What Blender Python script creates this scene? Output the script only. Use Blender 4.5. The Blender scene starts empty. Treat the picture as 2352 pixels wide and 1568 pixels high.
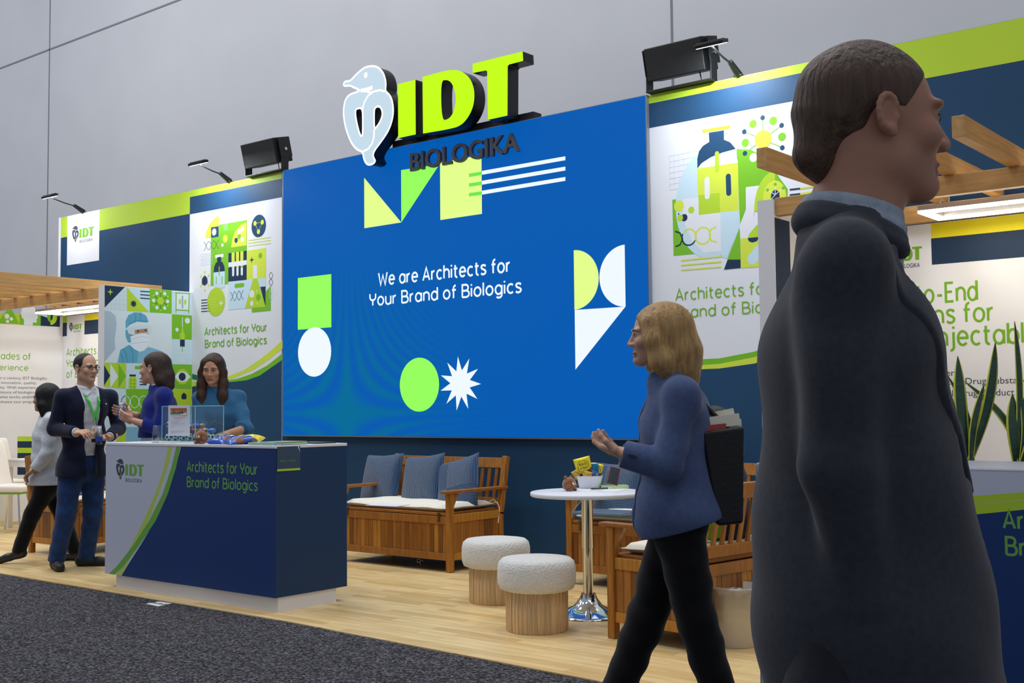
import bpy, bmesh, math, random
import numpy as np
from mathutils import Vector, Matrix
random.seed(7)
SC = bpy.context.scene
COL = SC.collection
# ------------------------------------------------------------------ camera
CAM = np.array([0.0, 0.0, 1.25])
FPX, W_, H_ = 2661.58, 2352.0, 1568.0
YAW, PIT, ROL = math.radians(38.9235), math.radians(3.2929), math.radians(-0.5652)
_F = np.array([-math.sin(YAW)*math.cos(PIT), math.cos(YAW)*math.cos(PIT), math.sin(PIT)])
_R0 = np.array([math.cos(YAW), math.sin(YAW), 0.0])
_U0 = np.cross(_R0, _F)
_R = math.cos(ROL)*_R0 + math.sin(ROL)*_U0
_U = -math.sin(ROL)*_R0 + math.cos(ROL)*_U0
cam = bpy.data.cameras.new('camera'); cam_o = bpy.data.objects.new('camera', cam); COL.objects.link(cam_o)
cam.sensor_width = 36.0; cam.lens = FPX*36.0/W_; cam.clip_start = 0.05; cam.clip_end = 100
cam_o.matrix_world = Matrix(((_R[0], _U[0], -_F[0], CAM[0]), (_R[1], _U[1], -_F[1], CAM[1]), (_R[2], _U[2], -_F[2], CAM[2]), (0, 0, 0, 1)))
SC.camera = cam_o
# ------------------------------------------------------------------ view and world
SC.view_settings.view_transform = 'Standard'; SC.view_settings.look = 'None'
SC.view_settings.gamma = 1.0; SC.view_settings.use_curve_mapping = False
SC.view_settings.exposure = 0.0
SC.cycles.transparent_max_bounces = 32
wd = bpy.data.worlds.new('hall_air'); SC.world = wd; wd.use_nodes = True
wd.node_tree.nodes['Background'].inputs[0].default_value = (0.80, 0.86, 1.0, 1)
wd.node_tree.nodes['Background'].inputs[1].default_value = 0.38
# ------------------------------------------------------------------ hall lamps (high bays in the hall roof)
def area(name, loc, size, energy, col=(1, 1, 1), rot=(0, 0, 0), sy=None, spread=None):
    l = bpy.data.lights.new(name, 'AREA'); l.energy = energy; l.color = col; l.size = size
    if sy: l.shape = 'RECTANGLE'; l.size_y = sy
    if spread: l.spread = math.radians(spread)
    o = bpy.data.objects.new(name, l); COL.objects.link(o); o.location = loc; o.rotation_euler = rot
    return o
for hx, hy, he in ((-13, 1.5, 92), (-8.5, 1.5, 92), (-4, 1.5, 74), (0.5, 1.0, 34), (-13.5, 6.0, 100), (-9, 6.3, 125), (-4.5, 6.3, 115), (0, 6.0, 66)):
    area('hall_lamp', (hx, hy, 9.0), 1.3, he, (1.0, 0.985, 0.97))
# cool fill lights added only to brighten the big concrete wall
for wx, we in ((-22, 260), (-14, 190), (-6, 85), (2, 55)): area('wall_fill_light', (wx, 3.0, 10.5), 2.0, we, (0.92, 0.95, 1.0), (math.radians(52), 0, 0))
# ------------------------------------------------------------------ pixel -> place helpers (true planes of the room)
def ray(x, y): return _F + _R*((x-1176.0)/FPX) - _U*((y-784.0)/FPX)
def onz(x, y, z=0.0): d = ray(x, y); return CAM + d*((z-CAM[2])/d[2])
def ony(x, y, Y): d = ray(x, y); return CAM + d*(Y/d[1])
def onx(x, y, X): d = ray(x, y); return CAM + d*(X/d[0])
def dep(x, y, t): return CAM + ray(x, y)*t
def V(*a): return np.array(a, float)
def nrm(v): v = np.asarray(v, float); return v/np.linalg.norm(v)
# ------------------------------------------------------------------ materials
def lin(h):
    if isinstance(h, str):
        h = h.lstrip('#'); c = [int(h[i:i+2], 16)/255 for i in (0, 2, 4)]
    else: c = [v/255 for v in h]
    return tuple(((v/12.92) if v <= .04045 else ((v+.055)/1.055)**2.4) for v in c)+(1.0,)
_M = {}
def mat(name, col, rough=.5, metal=0.0, noise=0.0, nscale=20, stretch=None, bump=0.0, bscale=60, emit=0.0, trans=0.0, ior=1.45, coat=0.0, sheen=0.0, spec=.5, wave=None, alpha=1.0):
    if name in _M: return _M[name]
    m = bpy.data.materials.new(name); m.use_nodes = True
    nt = m.node_tree; b = nt.nodes['Principled BSDF']; c = lin(col)
    b.inputs['Base Color'].default_value = c; b.inputs['Roughness'].default_value = rough; b.inputs['Metallic'].default_value = metal
    b.inputs['Specular IOR Level'].default_value = spec
    if trans: b.inputs['Transmission Weight'].default_value = trans; b.inputs['IOR'].default_value = ior
    if coat: b.inputs['Coat Weight'].default_value = coat; b.inputs['Coat Roughness'].default_value = .1
    if sheen: b.inputs['Sheen Weight'].default_value = sheen
    if alpha < 1: b.inputs['Alpha'].default_value = alpha
    if emit: b.inputs['Base Color'].default_value = tuple(v*.08 for v in c[:3])+(1,); b.inputs['Emission Color'].default_value = c; b.inputs['Emission Strength'].default_value = emit
    if noise or bump or wave:
        tc = nt.nodes.new('ShaderNodeTexCoord'); mp = nt.nodes.new('ShaderNodeMapping'); nt.links.new(tc.outputs['Object'], mp.inputs[0])
        if stretch: mp.inputs['Scale'].default_value = stretch
    if noise:
        n = nt.nodes.new('ShaderNodeTexNoise'); n.inputs['Scale'].default_value = nscale; n.inputs['Detail'].default_value = 5
        nt.links.new(mp.outputs[0], n.inputs['Vector'])
        r = nt.nodes.new('ShaderNodeValToRGB'); r.color_ramp.elements[0].position = .3; r.color_ramp.elements[1].position = .7
        r.color_ramp.elements[0].color = tuple(max(0, v*(1-noise)) for v in c[:3])+(1,); r.color_ramp.elements[1].color = tuple(min(1, v*(1+noise)) for v in c[:3])+(1,)
        nt.links.new(n.outputs[0], r.inputs[0]); nt.links.new(r.outputs[0], b.inputs['Base Color'])
    if bump:
        n2 = nt.nodes.new('ShaderNodeTexNoise'); n2.inputs['Scale'].default_value = bscale; n2.inputs['Detail'].default_value = 3
        nt.links.new(mp.outputs[0], n2.inputs['Vector'])
        bp = nt.nodes.new('ShaderNodeBump'); bp.inputs['Strength'].default_value = bump; bp.inputs['Distance'].default_value = .01
        nt.links.new(n2.outputs[0], bp.inputs['Height']); nt.links.new(bp.outputs[0], b.inputs['Normal'])
    if wave:                                   # (scale, direction, strength): woven ribs
        w = nt.nodes.new('ShaderNodeTexWave'); w.inputs['Scale'].default_value = wave[0]; w.bands_direction = wave[1]; w.inputs['Distortion'].default_value = wave[3] if len(wave) > 3 else .6
        nt.links.new(mp.outputs[0], w.inputs['Vector'])
        bp = nt.nodes.new('ShaderNodeBump'); bp.inputs['Strength'].default_value = wave[2]; bp.inputs['Distance'].default_value = .01
        nt.links.new(w.outputs[0], bp.inputs['Height']); nt.links.new(bp.outputs[0], b.inputs['Normal'])
        r = nt.nodes.new('ShaderNodeValToRGB'); r.color_ramp.elements[0].color = tuple(v*.6 for v in c[:3])+(1,); r.color_ramp.elements[1].color = tuple(min(1, v*1.25) for v in c[:3])+(1,)
        nt.links.new(w.outputs[0], r.inputs[0]); nt.links.new(r.outputs[0], b.inputs['Base Color'])
    _M[name] = m
    return m
def glass(name, col='#ffffff', amt=.75, rough=.03):     # thin clear sheet
    if name in _M: return _M[name]
    m = bpy.data.materials.new(name); m.use_nodes = True; nt = m.node_tree; nt.nodes.remove(nt.nodes['Principled BSDF'])
    out = nt.nodes['Material Output']; t = nt.nodes.new('ShaderNodeBsdfTransparent'); g = nt.nodes.new('ShaderNodeBsdfGlossy'); mx = nt.nodes.new('ShaderNodeMixShader')
    t.inputs[0].default_value = lin(col); g.inputs['Roughness'].default_value = rough; g.inputs[0].default_value = (.9, .95, 1, 1)
    fr = nt.nodes.new('ShaderNodeLayerWeight'); fr.inputs[0].default_value = .5; pw = nt.nodes.new('ShaderNodeMath'); pw.operation = 'POWER'; pw.inputs[1].default_value = 4; nt.links.new(fr.outputs['Facing'], pw.inputs[0])
    ad = nt.nodes.new('ShaderNodeMath'); ad.operation = 'MULTIPLY_ADD'; ad.inputs[1].default_value = .35; ad.inputs[2].default_value = (1-amt)*.5; ad.use_clamp = True
    nt.links.new(pw.outputs[0], ad.inputs[0]); nt.links.new(ad.outputs[0], mx.inputs[0]); nt.links.new(t.outputs[0], mx.inputs[1]); nt.links.new(g.outputs[0], mx.inputs[2]); nt.links.new(mx.outputs[0], out.inputs[0])
    _M[name] = m
    return m
# printed colours
PR = dict(navy='#1f4568', navy2='#1d3450', lime='#b2d236', green='#76b92a', dgreen='#1f7a4e', yel='#cfe04a', pale='#c3dcea', pale2='#dbe6f0', white='#dfe2e9', txt='#74ae2a', grey='#454a52',
          sky='#7fb3cf', skin='#a98772', teal='#5fa3c4', dteal='#2f7fa6', mist='#c9d8e2', mist2='#a9bccb', red='#b05a50', orange='#d98e4a', bluegrey='#6b8190', counter='#1a3870', countern='#14386a', lav='#c3c8da', cgreen='#6fae4e', clime='#b4cf62', yell='#e8dc20', paleg='#d2dfe8')
def pm(k): return mat('print_'+k, PR[k], rough=.55, spec=.25)
ER = dict(white='#eef8ff', lime='#e2ff8c', green='#96ff5e', leaf='#6fe84e', dark='#0a4f9e')
def em(k): return mat('screen_'+k, '#101418' if False else ER[k], rough=.5, emit=.97, spec=.1)
# ------------------------------------------------------------------ objects
def mesh_obj(name, verts, faces, mats, mi=None, parent=None, smooth=False, bevel=0, seg=2, subd=0):
    me = bpy.data.meshes.new(name); base = Vector((0, 0, 0))
    me.from_pydata([tuple(v) for v in verts], [], [tuple(int(i) for i in f) for f in faces])
    if not isinstance(mats, (list, tuple)): mats = [mats]
    for m in mats: me.materials.append(m)
    if mi is not None: me.polygons.foreach_set('material_index', np.asarray(mi, np.int32))
    if smooth is True: me.polygons.foreach_set('use_smooth', np.ones(len(me.polygons), bool))
    elif smooth: me.polygons.foreach_set('use_smooth', np.asarray(smooth, bool))
    me.update()
    o = bpy.data.objects.new(name, me); COL.objects.link(o)
    if parent is not None: o.parent = parent
    if bevel:
        b = o.modifiers.new('bevel', 'BEVEL'); b.width = bevel; b.segments = seg; b.limit_method = 'ANGLE'; b.angle_limit = math.radians(40)
    if subd:
        s = o.modifiers.new('subd', 'SUBSURF'); s.levels = subd; s.render_levels = subd
    return o
def tag(o, label=None, cat=None, group=None, kind=None):
    if label: o['label'] = label
    if cat: o['category'] = cat
    if group: o['group'] = group
    if kind: o['kind'] = kind
    return o
def thing(name, label, cat, loc=(0, 0, 0), rz=0.0, group=None):
    o = bpy.data.objects.new(name, None); COL.objects.link(o); o.location = tuple(float(v) for v in loc); o.rotation_euler = (0, 0, rz); o.empty_display_size = .1
    return tag(o, label, cat, group)
def dup(root, loc, rz, label=None, group=None):
    r = root.copy(); COL.objects.link(r); r.location = tuple(float(v) for v in loc); r.rotation_euler = (0, 0, rz)
    if label: r['label'] = label
    if group: r['group'] = group
    for ch in [c for c in COL.objects if c.parent == root]:
        c = ch.copy(); COL.objects.link(c); c.parent = r
        for g in [x for x in COL.objects if x.parent == ch]:
            d = g.copy(); COL.objects.link(d); d.parent = c
    return r
class MB:
    def __init__(s): s.v = []; s.f = []; s.m = []; s.s = []
    def add(s, vs, fs, m=0, sm=False):
        b = len(s.v); s.v += [tuple(float(c) for c in v) for v in vs]
        for f in fs: s.f.append(tuple(i+b for i in f)); s.m.append(m); s.s.append(sm)
        return s
    def box(s, x0, x1, y0, y1, z0, z1, m=0):
        return s.add([(x0, y0, z0), (x1, y0, z0), (x1, y1, z0), (x0, y1, z0), (x0, y0, z1), (x1, y0, z1), (x1, y1, z1), (x0, y1, z1)],
                     [(3, 2, 1, 0), (4, 5, 6, 7), (0, 1, 5, 4), (1, 2, 6, 5), (2, 3, 7, 6), (3, 0, 4, 7)], m)
    def obox(s, c, h, ax, m=0):               # oriented box: centre, half sizes, axes
        c = np.array(c, float); a = [np.array(q, float) for q in ax]
        P = [c+sx*h[0]*a[0]+sy*h[1]*a[1]+sz*h[2]*a[2] for sz in (-1, 1) for sx, sy in ((-1, -1), (1, -1), (1, 1), (-1, 1))]
        return s.add(P, [(3, 2, 1, 0), (4, 5, 6, 7), (0, 1, 5, 4), (1, 2, 6, 5), (2, 3, 7, 6), (3, 0, 4, 7)], m)
    def bar(s, a, b, w, d, m=0, up=(0, 0, 1)):
        a = np.array(a, float); b = np.array(b, float); t = nrm(b-a); u = np.cross(up, t)
        if np.linalg.norm(u) < 1e-4: u = np.cross((1, 0, 0), t)
        u = nrm(u); w2 = np.cross(t, u)
        return s.obox((a+b)/2, (np.linalg.norm(b-a)/2, w/2, d/2), (t, u, w2), m)
    def cyl(s, a, b, r0, r1=None, n=24, m=0, caps=True, sm=True):
        r1 = r0 if r1 is None else r1
        a = np.array(a, float); b = np.array(b, float); t = nrm(b-a); u = np.cross(t, (0, 0, 1))
        if np.linalg.norm(u) < 1e-4: u = np.array((1., 0, 0))
        u = nrm(u); w = np.cross(t, u); P = []
        for c, r in ((a, r0), (b, r1)):
            for i in range(n): q = 2*math.pi*i/n; P.append(c+r*(math.cos(q)*u+math.sin(q)*w))
        s.add(P, [(i, (i+1) % n, n+(i+1) % n, n+i) for i in range(n)], m, sm)
        if caps:
            s.add(P[:n][::-1], [tuple(range(n))], m); s.add(P[n:], [tuple(range(n))], m)
        return s
    def lathe(s, prof, c=(0, 0, 0), n=32, m=0, sm=True):
        P = []; k = len(prof)
        for r, z in prof:
            for i in range(n): q = 2*math.pi*i/n; P.append((c[0]+r*math.cos(q), c[1]+r*math.sin(q), c[2]+z))
        F = [(j*n+i, j*n+(i+1) % n, (j+1)*n+(i+1) % n, (j+1)*n+i) for j in range(k-1) for i in range(n)]
        s.add(P, F, m, sm)
        if prof[0][0] > 1e-5: s.add(P[:n][::-1], [tuple(range(n))], m)
        if prof[-1][0] > 1e-5: s.add(P[-n:], [tuple(range(n))], m)
        return s
    def tube(s, pts, r, n=8, m=0):
        pts = [np.array(p, float) for p in pts]; P = []
        rs = r if isinstance(r, (list, tuple)) else [r]*len(pts); u = None
        for i, p in enumerate(pts):
            t = nrm(pts[min(i+1, len(pts)-1)]-pts[max(i-1, 0)])
            if u is None:
                u = np.cross(t, (0, 0, 1)); u = nrm(u) if np.linalg.norm(u) > 1e-3 else np.array((1., 0, 0))
            u = nrm(u-t*np.dot(u, t)); w = np.cross(t, u)
            for j in range(n): q = 2*math.pi*j/n; P.append(p+rs[i]*(math.cos(q)*u+math.sin(q)*w))
        k = len(pts)
        s.add(P, [(j*n+i, j*n+(i+1) % n, (j+1)*n+(i+1) % n, (j+1)*n+i) for j in range(k-1) for i in range(n)], m, True)
        s.add(P[:n][::-1], [tuple(range(n))], m); s.add(P[-n:], [tuple(range(n))], m)
        return s
    def ball(s, c, r, m=0, n=16, k=10):
        r = (r, r, r) if not isinstance(r, (tuple, list)) else r
        prof = [(math.sin(math.pi*j/k), -math.cos(math.pi*j/k)) for j in range(k+1)]; P = []
        for q, z in prof:
            for i in range(n): a = 2*math.pi*i/n; P.append((c[0]+r[0]*q*math.cos(a), c[1]+r[1]*q*math.sin(a), c[2]+r[2]*z))
        return s.add(P, [(j*n+i, j*n+(i+1) % n, (j+1)*n+(i+1) % n, (j+1)*n+i) for j in range(k) for i in range(n)], m, True)
    def prism(s, pts, O, U, Vv, N, d0, d1, m=0):
        O, U, Vv, N = (np.array(q, float) for q in (O, U, Vv, N)); n = len(pts)
        A = [O+U*x+Vv*y+N*d0 for x, y in pts]; B = [O+U*x+Vv*y+N*d1 for x, y in pts]
        s.add(A[::-1], [tuple(range(n))], m); s.add(B, [tuple(range(n))], m)
        return s.add(A+B, [(i, (i+1) % n, n+(i+1) % n, n+i) for i in range(n)], m)
    def build(s, name, mats, parent=None, bevel=0, seg=2, smooth=None, world=False, subd=0):
        v = s.v
        if world and parent is not None:
            iv = parent_inv(parent); v = [tuple(iv @ Vector(q)) for q in v]
        return mesh_obj(name, v, s.f, mats, s.m, parent, s.s if smooth is None else smooth, bevel, seg, subd)
def parent_inv(p):
    L = Matrix.Translation(p.location) @ p.rotation_euler.to_matrix().to_4x4()
    if p.parent is not None: return L.inverted() @ parent_inv(p.parent)
    return L.inverted()
# ------------------------------------------------------------------ flat graphics on a real plane
def arc(cx, cy, rx, ry, a0, a1, n=12): return [(cx+rx*math.cos(math.radians(a0+(a1-a0)*i/n)), cy+ry*math.sin(math.radians(a0+(a1-a0)*i/n))) for i in range(n+1)]
def ell(cx, cy, rx, ry): return arc(cx, cy, rx, ry, 0, 360, 28)
SF = {  # single-stroke letters: strokes and width
 'A': ([[(0, 0), (.34, 1), (.68, 0)], [(.11, .3), (.57, .3)]], .68), 'r': ([[(0, 0), (0, .7)], [(0, .38)]+arc(.28, .4, .28, .28, 180, 90)], .3),
 'c': ([arc(.28, .35, .28, .35, 48, 312, 16)], .48), 'h': ([[(0, 0), (0, 1.03)], [(0, .42)]+arc(.26, .43, .26, .27, 180, 0)+[(.52, 0)]], .52),
 'i': ([[(0, 0), (0, .7)], [(0, .87), (0, 1.0)]], .02), 't': ([[(.12, .95), (.12, .2)]+arc(.3, .2, .18, .2, 180, 280), [(-.02, .68), (.34, .68)]], .34),
 'e': ([[(.02, .37), (.55, .37)]+arc(.28, .36, .28, .36, 5, 318, 18)], .56),
 's': ([[(.43, .59), (.36, .68), (.2, .71), (.06, .66), (.02, .55), (.08, .44), (.22, .37), (.37, .3), (.44, .2), (.4, .07), (.27, 0), (.12, 0), (0, .09)]], .44),
 'f': ([arc(.3, .8, .18, .22, 80, 180)+[(.12, 0)], [(-.03, .67), (.34, .67)]], .34), 'o': ([ell(.29, .35, .29, .35)], .58),
 'Y': ([[(0, 1), (0, .74)]+arc(.3, .74, .3, .3, 180, 360)+[(.6, 1)], [(.3, .44), (.3, 0)]], .6),
 'u': ([[(0, .7), (0, .26)]+arc(.26, .26, .26, .26, 180, 360)+[(.52, .7)], [(.52, .3), (.52, 0)]], .52),
 'B': ([[(0, 0), (0, 1), (.3, 1)]+arc(.32, .76, .22, .24, 90, -90)+[(0, .52)], [(.3, .52)]+arc(.36, .26, .26, .26, 90, -90)+[(0, 0)]], .6),
 'a': ([ell(.28, .35, .28, .35), [(.56, .7), (.56, 0)]], .56), 'n': ([[(0, 0), (0, .7)], [(0, .42)]+arc(.26, .43, .26, .27, 180, 0)+[(.52, 0)]], .52),
 'd': ([ell(.28, .35, .28, .35), [(.56, 1.03), (.56, 0)]], .56), 'l': ([[(0, 1.03), (0, 0)]], .02),
 'g': ([ell(.28, .35, .28, .35), [(.56, .7), (.56, -.06)]+arc(.3, -.06, .26, .22, 0, -140)], .56), 'W': ([[(0, 1), (.22, 0), (.47, .8), (.72, 0), (.94, 1)]], .94),
 'E': ([[(.5, 1), (0, 1), (0, 0), (.5, 0)], [(0, .52), (.42, .52)]], .5), '-': ([[(.03, .36), (.36, .36)]], .38),
 'S': ([[(.52, .85), (.42, .97), (.22, 1), (.06, .9), (.03, .74), (.12, .6), (.3, .52), (.48, .42), (.54, .26), (.48, .09), (.3, 0), (.12, .02), (0, .14)]], .54),
 'I': ([[(0, 1), (.4, 1)], [(.2, 1), (.2, 0)], [(0, 0), (.4, 0)]], .4), 'j': ([[(.16, .7), (.16, -.08)]+arc(-.02, -.08, .18, .18, 0, -100), [(.16, .87), (.16, 1)]], .18),
 'b': ([ell(.28, .35, .28, .35), [(0, 1.03), (0, 0)]], .56), 'D': ([[(0, 0), (0, 1), (.22, 1)]+arc(.22, .5, .42, .5, 90, -90)+[(0, 0)]], .64),
 'p': ([ell(.28, .35, .28, .35), [(0, .7), (0, -.28)]], .56), 'x': ([[(0, .7), (.46, 0)], [(.46, .7), (0, 0)]], .46), 'm': ([[(0, 0), (0, .7)], [(0, .42)]+arc(.2, .46, .2, .24, 180, 0)+[(.4, 0)], [(.4, .42)]+arc(.6, .46, .2, .24, 180, 0)+[(.8, 0)]], .8),
}
def curve_mesh(splines, extrude=0.0, bevel=0.0):
    cu = bpy.data.curves.new('tmp', 'CURVE'); cu.dimensions = '2D'; cu.fill_mode = 'BOTH'; cu.extrude = extrude; cu.bevel_depth = bevel; cu.bevel_resolution = 1
    for pts in splines:
        sp = cu.splines.new('POLY'); sp.points.add(len(pts)-1); sp.use_cyclic_u = True
        for i, p in enumerate(pts): sp.points[i].co = (p[0], p[1], 0, 1)
    o = bpy.data.objects.new('tmp', cu); COL.objects.link(o); me = bpy.data.meshes.new_from_object(o)
    vs = [tuple(v.co) for v in me.vertices]; fs = [tuple(p.vertices) for p in me.polygons]; ns = [tuple(p.normal) for p in me.polygons]
    bpy.data.objects.remove(o); bpy.data.curves.remove(cu); bpy.data.meshes.remove(me)
    return vs, fs, ns
def font_mesh(text, size=1.0, extrude=0.0, offset=0.0, align='LEFT', bevel=0.0):
    cu = bpy.data.curves.new('tmp', 'FONT'); cu.body = text; cu.size = size; cu.extrude = extrude; cu.offset = offset; cu.align_x = align; cu.bevel_depth = bevel; cu.resolution_u = 5
    o = bpy.data.objects.new('tmp', cu); COL.objects.link(o); me = bpy.data.meshes.new_from_object(o)
    vs = [tuple(v.co) for v in me.vertices]; fs = [tuple(p.vertices) for p in me.polygons]; ns = [tuple(p.normal) for p in me.polygons]
    bpy.data.objects.remove(o); bpy.data.curves.remove(cu); bpy.data.meshes.remove(me)
    return vs, fs, ns
class G:
    def __init__(s, O, U, Vv, T=None, step=.000012, off=.0002, emis=False):
        s.O = np.array(O, float); s.U = nrm(U); s.V = nrm(Vv); s.N = np.cross(s.U, s.V); s.T = T or (lambda x, y: (x, y)); s.step = step; s.d = s.off = off; s.emis = emis; s.start()
    def start(s): s.b = MB(); s.names = []
    def mi(s, k):
        if k not in s.names: s.names.append(k)
        return s.names.index(k)
    def pt(s, x, y):
        d = ray(*s.T(x, y)); t = np.dot(s.O-CAM, s.N)/np.dot(d, s.N); P = CAM+t*d-s.O
        return (float(P@s.U), float(P@s.V))
    def up(s, n=1): s.d += s.step*n
    def raw(s, vs, fs, k, lift=True):
        if lift: s.up()
        P = [s.O+s.U*u+s.V*v+s.N*s.d for u, v in vs]; s.b.add(P, fs, s.mi(k))
    def uv(s, pts, k, lift=True): s.raw(pts, [tuple(range(len(pts)))], k, lift)
    def poly(s, pts, k): s.uv([s.pt(*p) for p in pts], k)
    def rect(s, x0, y0, x1, y1, k, xr=0):                     # top-left and bottom-right corner
        a = s.pt(x0, y0); b = s.pt(x1, y1); s.uv([(a[0], b[1]), (b[0], b[1]), (b[0], a[1]), (a[0], a[1])], k)
    def rad(s, x, y, ry): return abs(s.pt(x, y-ry)[1]-s.pt(x, y+ry)[1])/2
    def circ(s, x, y, ry, k, a0=0, a1=360, sq=1.0):
        c = s.pt(x, y); r = s.rad(x, y, ry); P = arc(c[0], c[1], r*sq, r, a0, a1, 36)
        s.uv(P if a1-a0 >= 360 else P+[c], k)
    def ring(s, x, y, ry, wpx, k, a0=0, a1=360, sq=1.0):
        c = s.pt(x, y); r = s.rad(x, y, ry); s.stroke_uv(arc(c[0], c[1], r*sq, r, a0, a1, 24), s.rad(x, y, wpx)*2, k)
    def star(s, x, y, ro, ri, n, k, rot=90):
        c = s.pt(x, y); a = s.rad(x, y, ro); b = s.rad(x, y, ri); P = []
        for i in range(2*n):
            q = math.radians(rot+180*i/n); r = a if i % 2 == 0 else b; P.append((c[0]+r*math.cos(q), c[1]+r*math.sin(q)))
        s.up()
        for i in range(0, 2*n, 2): s.uv([P[i-1], P[i], P[i+1]], k, False)
        s.uv([P[i] for i in range(1, 2*n, 2)], k, False)
    def stroke_uv(s, pts, w, k, lift=True):
        p = [np.array(q, float) for q in pts]; p = [p[0]]+[b for a, b in zip(p, p[1:]) if np.linalg.norm(b-a) > 1e-5]; n = len(p); closed = np.linalg.norm(p[0]-p[-1]) < 1e-6; L = []; R = []
        for i in range(n):
            a = p[i-1] if i > 0 else (p[-2] if closed else None); b = p[i+1] if i < n-1 else (p[1] if closed else None)
            t0 = nrm(p[i]-a) if a is not None else None; t1 = nrm(b-p[i]) if b is not None else None
            if t0 is None: t0 = t1
            if t1 is None: t1 = t0
            n0 = np.array((-t0[1], t0[0])); n1 = np.array((-t1[1], t1[0])); m = n0+n1; lm = np.linalg.norm(m)
            m = n0 if lm < .2 else m/lm; sc = 1/max(.5, float(m@n0)); L.append(p[i]+m*w/2*sc); R.append(p[i]-m*w/2*sc)
        if lift: s.up()
        s.b.add([s.O+s.U*q[0]+s.V*q[1]+s.N*(s.d+5e-6*(i % n)) for i, q in enumerate(L+R)], [(i, i+1, n+i+1, n+i)[::-1] for i in range(n-1)], s.mi(k))
    def line(s, pts, wpx, k):
        q = [s.pt(*p) for p in pts]; s.stroke_uv(q, s.rad(*pts[0], wpx)*2, k)
    def capsule(s, x0, y0, x1, y1, rpx, k):
        a = np.array(s.pt(x0, y0)); b = np.array(s.pt(x1, y1)); r = s.rad(x0, y0, rpx); q = math.degrees(math.atan2(b[1]-a[1], b[0]-a[0]))
        s.uv(arc(b[0], b[1], r, r, q-90, q+90)+arc(a[0], a[1], r, r, q+90, q+270), k)
    def helix(s, x0, y0, x1, y1, ry, n, wpx, k, phase=0.0):
        a = np.array(s.pt(x0, y0)); b = np.array(s.pt(x1, y1)); t = nrm(b-a); nn = np.array((-t[1], t[0])); L = np.linalg.norm(b-a); r = s.rad(x0, y0, ry); w = s.rad(x0, y0, wpx)*2
        for sg in (1, -1): s.stroke_uv([tuple(a+t*L*i/40+nn*r*sg*math.cos(math.pi*(n*i/40+phase))) for i in range(41)], w, k)
    def text(s, txt, xy0, xy1, ytop, k, w=.165):              # baseline ends and the cap top at the left, in picture pixels
        a = np.array(s.pt(*xy0)); b = np.array(s.pt(*xy1)); h = abs(s.pt(xy0[0], ytop)[1]-a[1]); adv = 0
        for c in txt: adv += .36 if c == ' ' else SF[c][1]+.24
        sx = (b[0]-a[0])/(adv-.24); x = 0; s.up()
        for c in txt:
            if c == ' ': x += .36; continue
            d0 = s.d
            for st in SF[c][0]: s.stroke_uv([(a[0]+(x+px)*sx, a[1]+py*h+(b[1]-a[1])*0) for px, py in st], w*h, k, False); s.d += .00002
            s.d = d0
            x += SF[c][1]+.24
    def font(s, txt, xy0, xy1, ytop, k, offset=.0):
        vs, fs, ns = font_mesh(txt, 1.0, 0, offset); mx = max(v[0] for v in vs); mn = min(v[0] for v in vs); a = np.array(s.pt(*xy0)); b = s.pt(*xy1); h = abs(s.pt(xy0[0], ytop)[1]-a[1])/.729; sx = (b[0]-a[0])/(mx-mn)
        s.raw([(a[0]+(v[0]-mn)*sx, a[1]+v[1]*h) for v in vs], fs, k)
    def fill(s, splines, k):
        vs, fs, ns = curve_mesh(splines); s.raw([(v[0], v[1]) for v in vs], fs, k)
    def build(s, name, parent=None):
        f = em if s.emis else pm
        o = s.b.build(name, [f(k) for k in s.names], parent, world=True); s.start()
        return o
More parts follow.
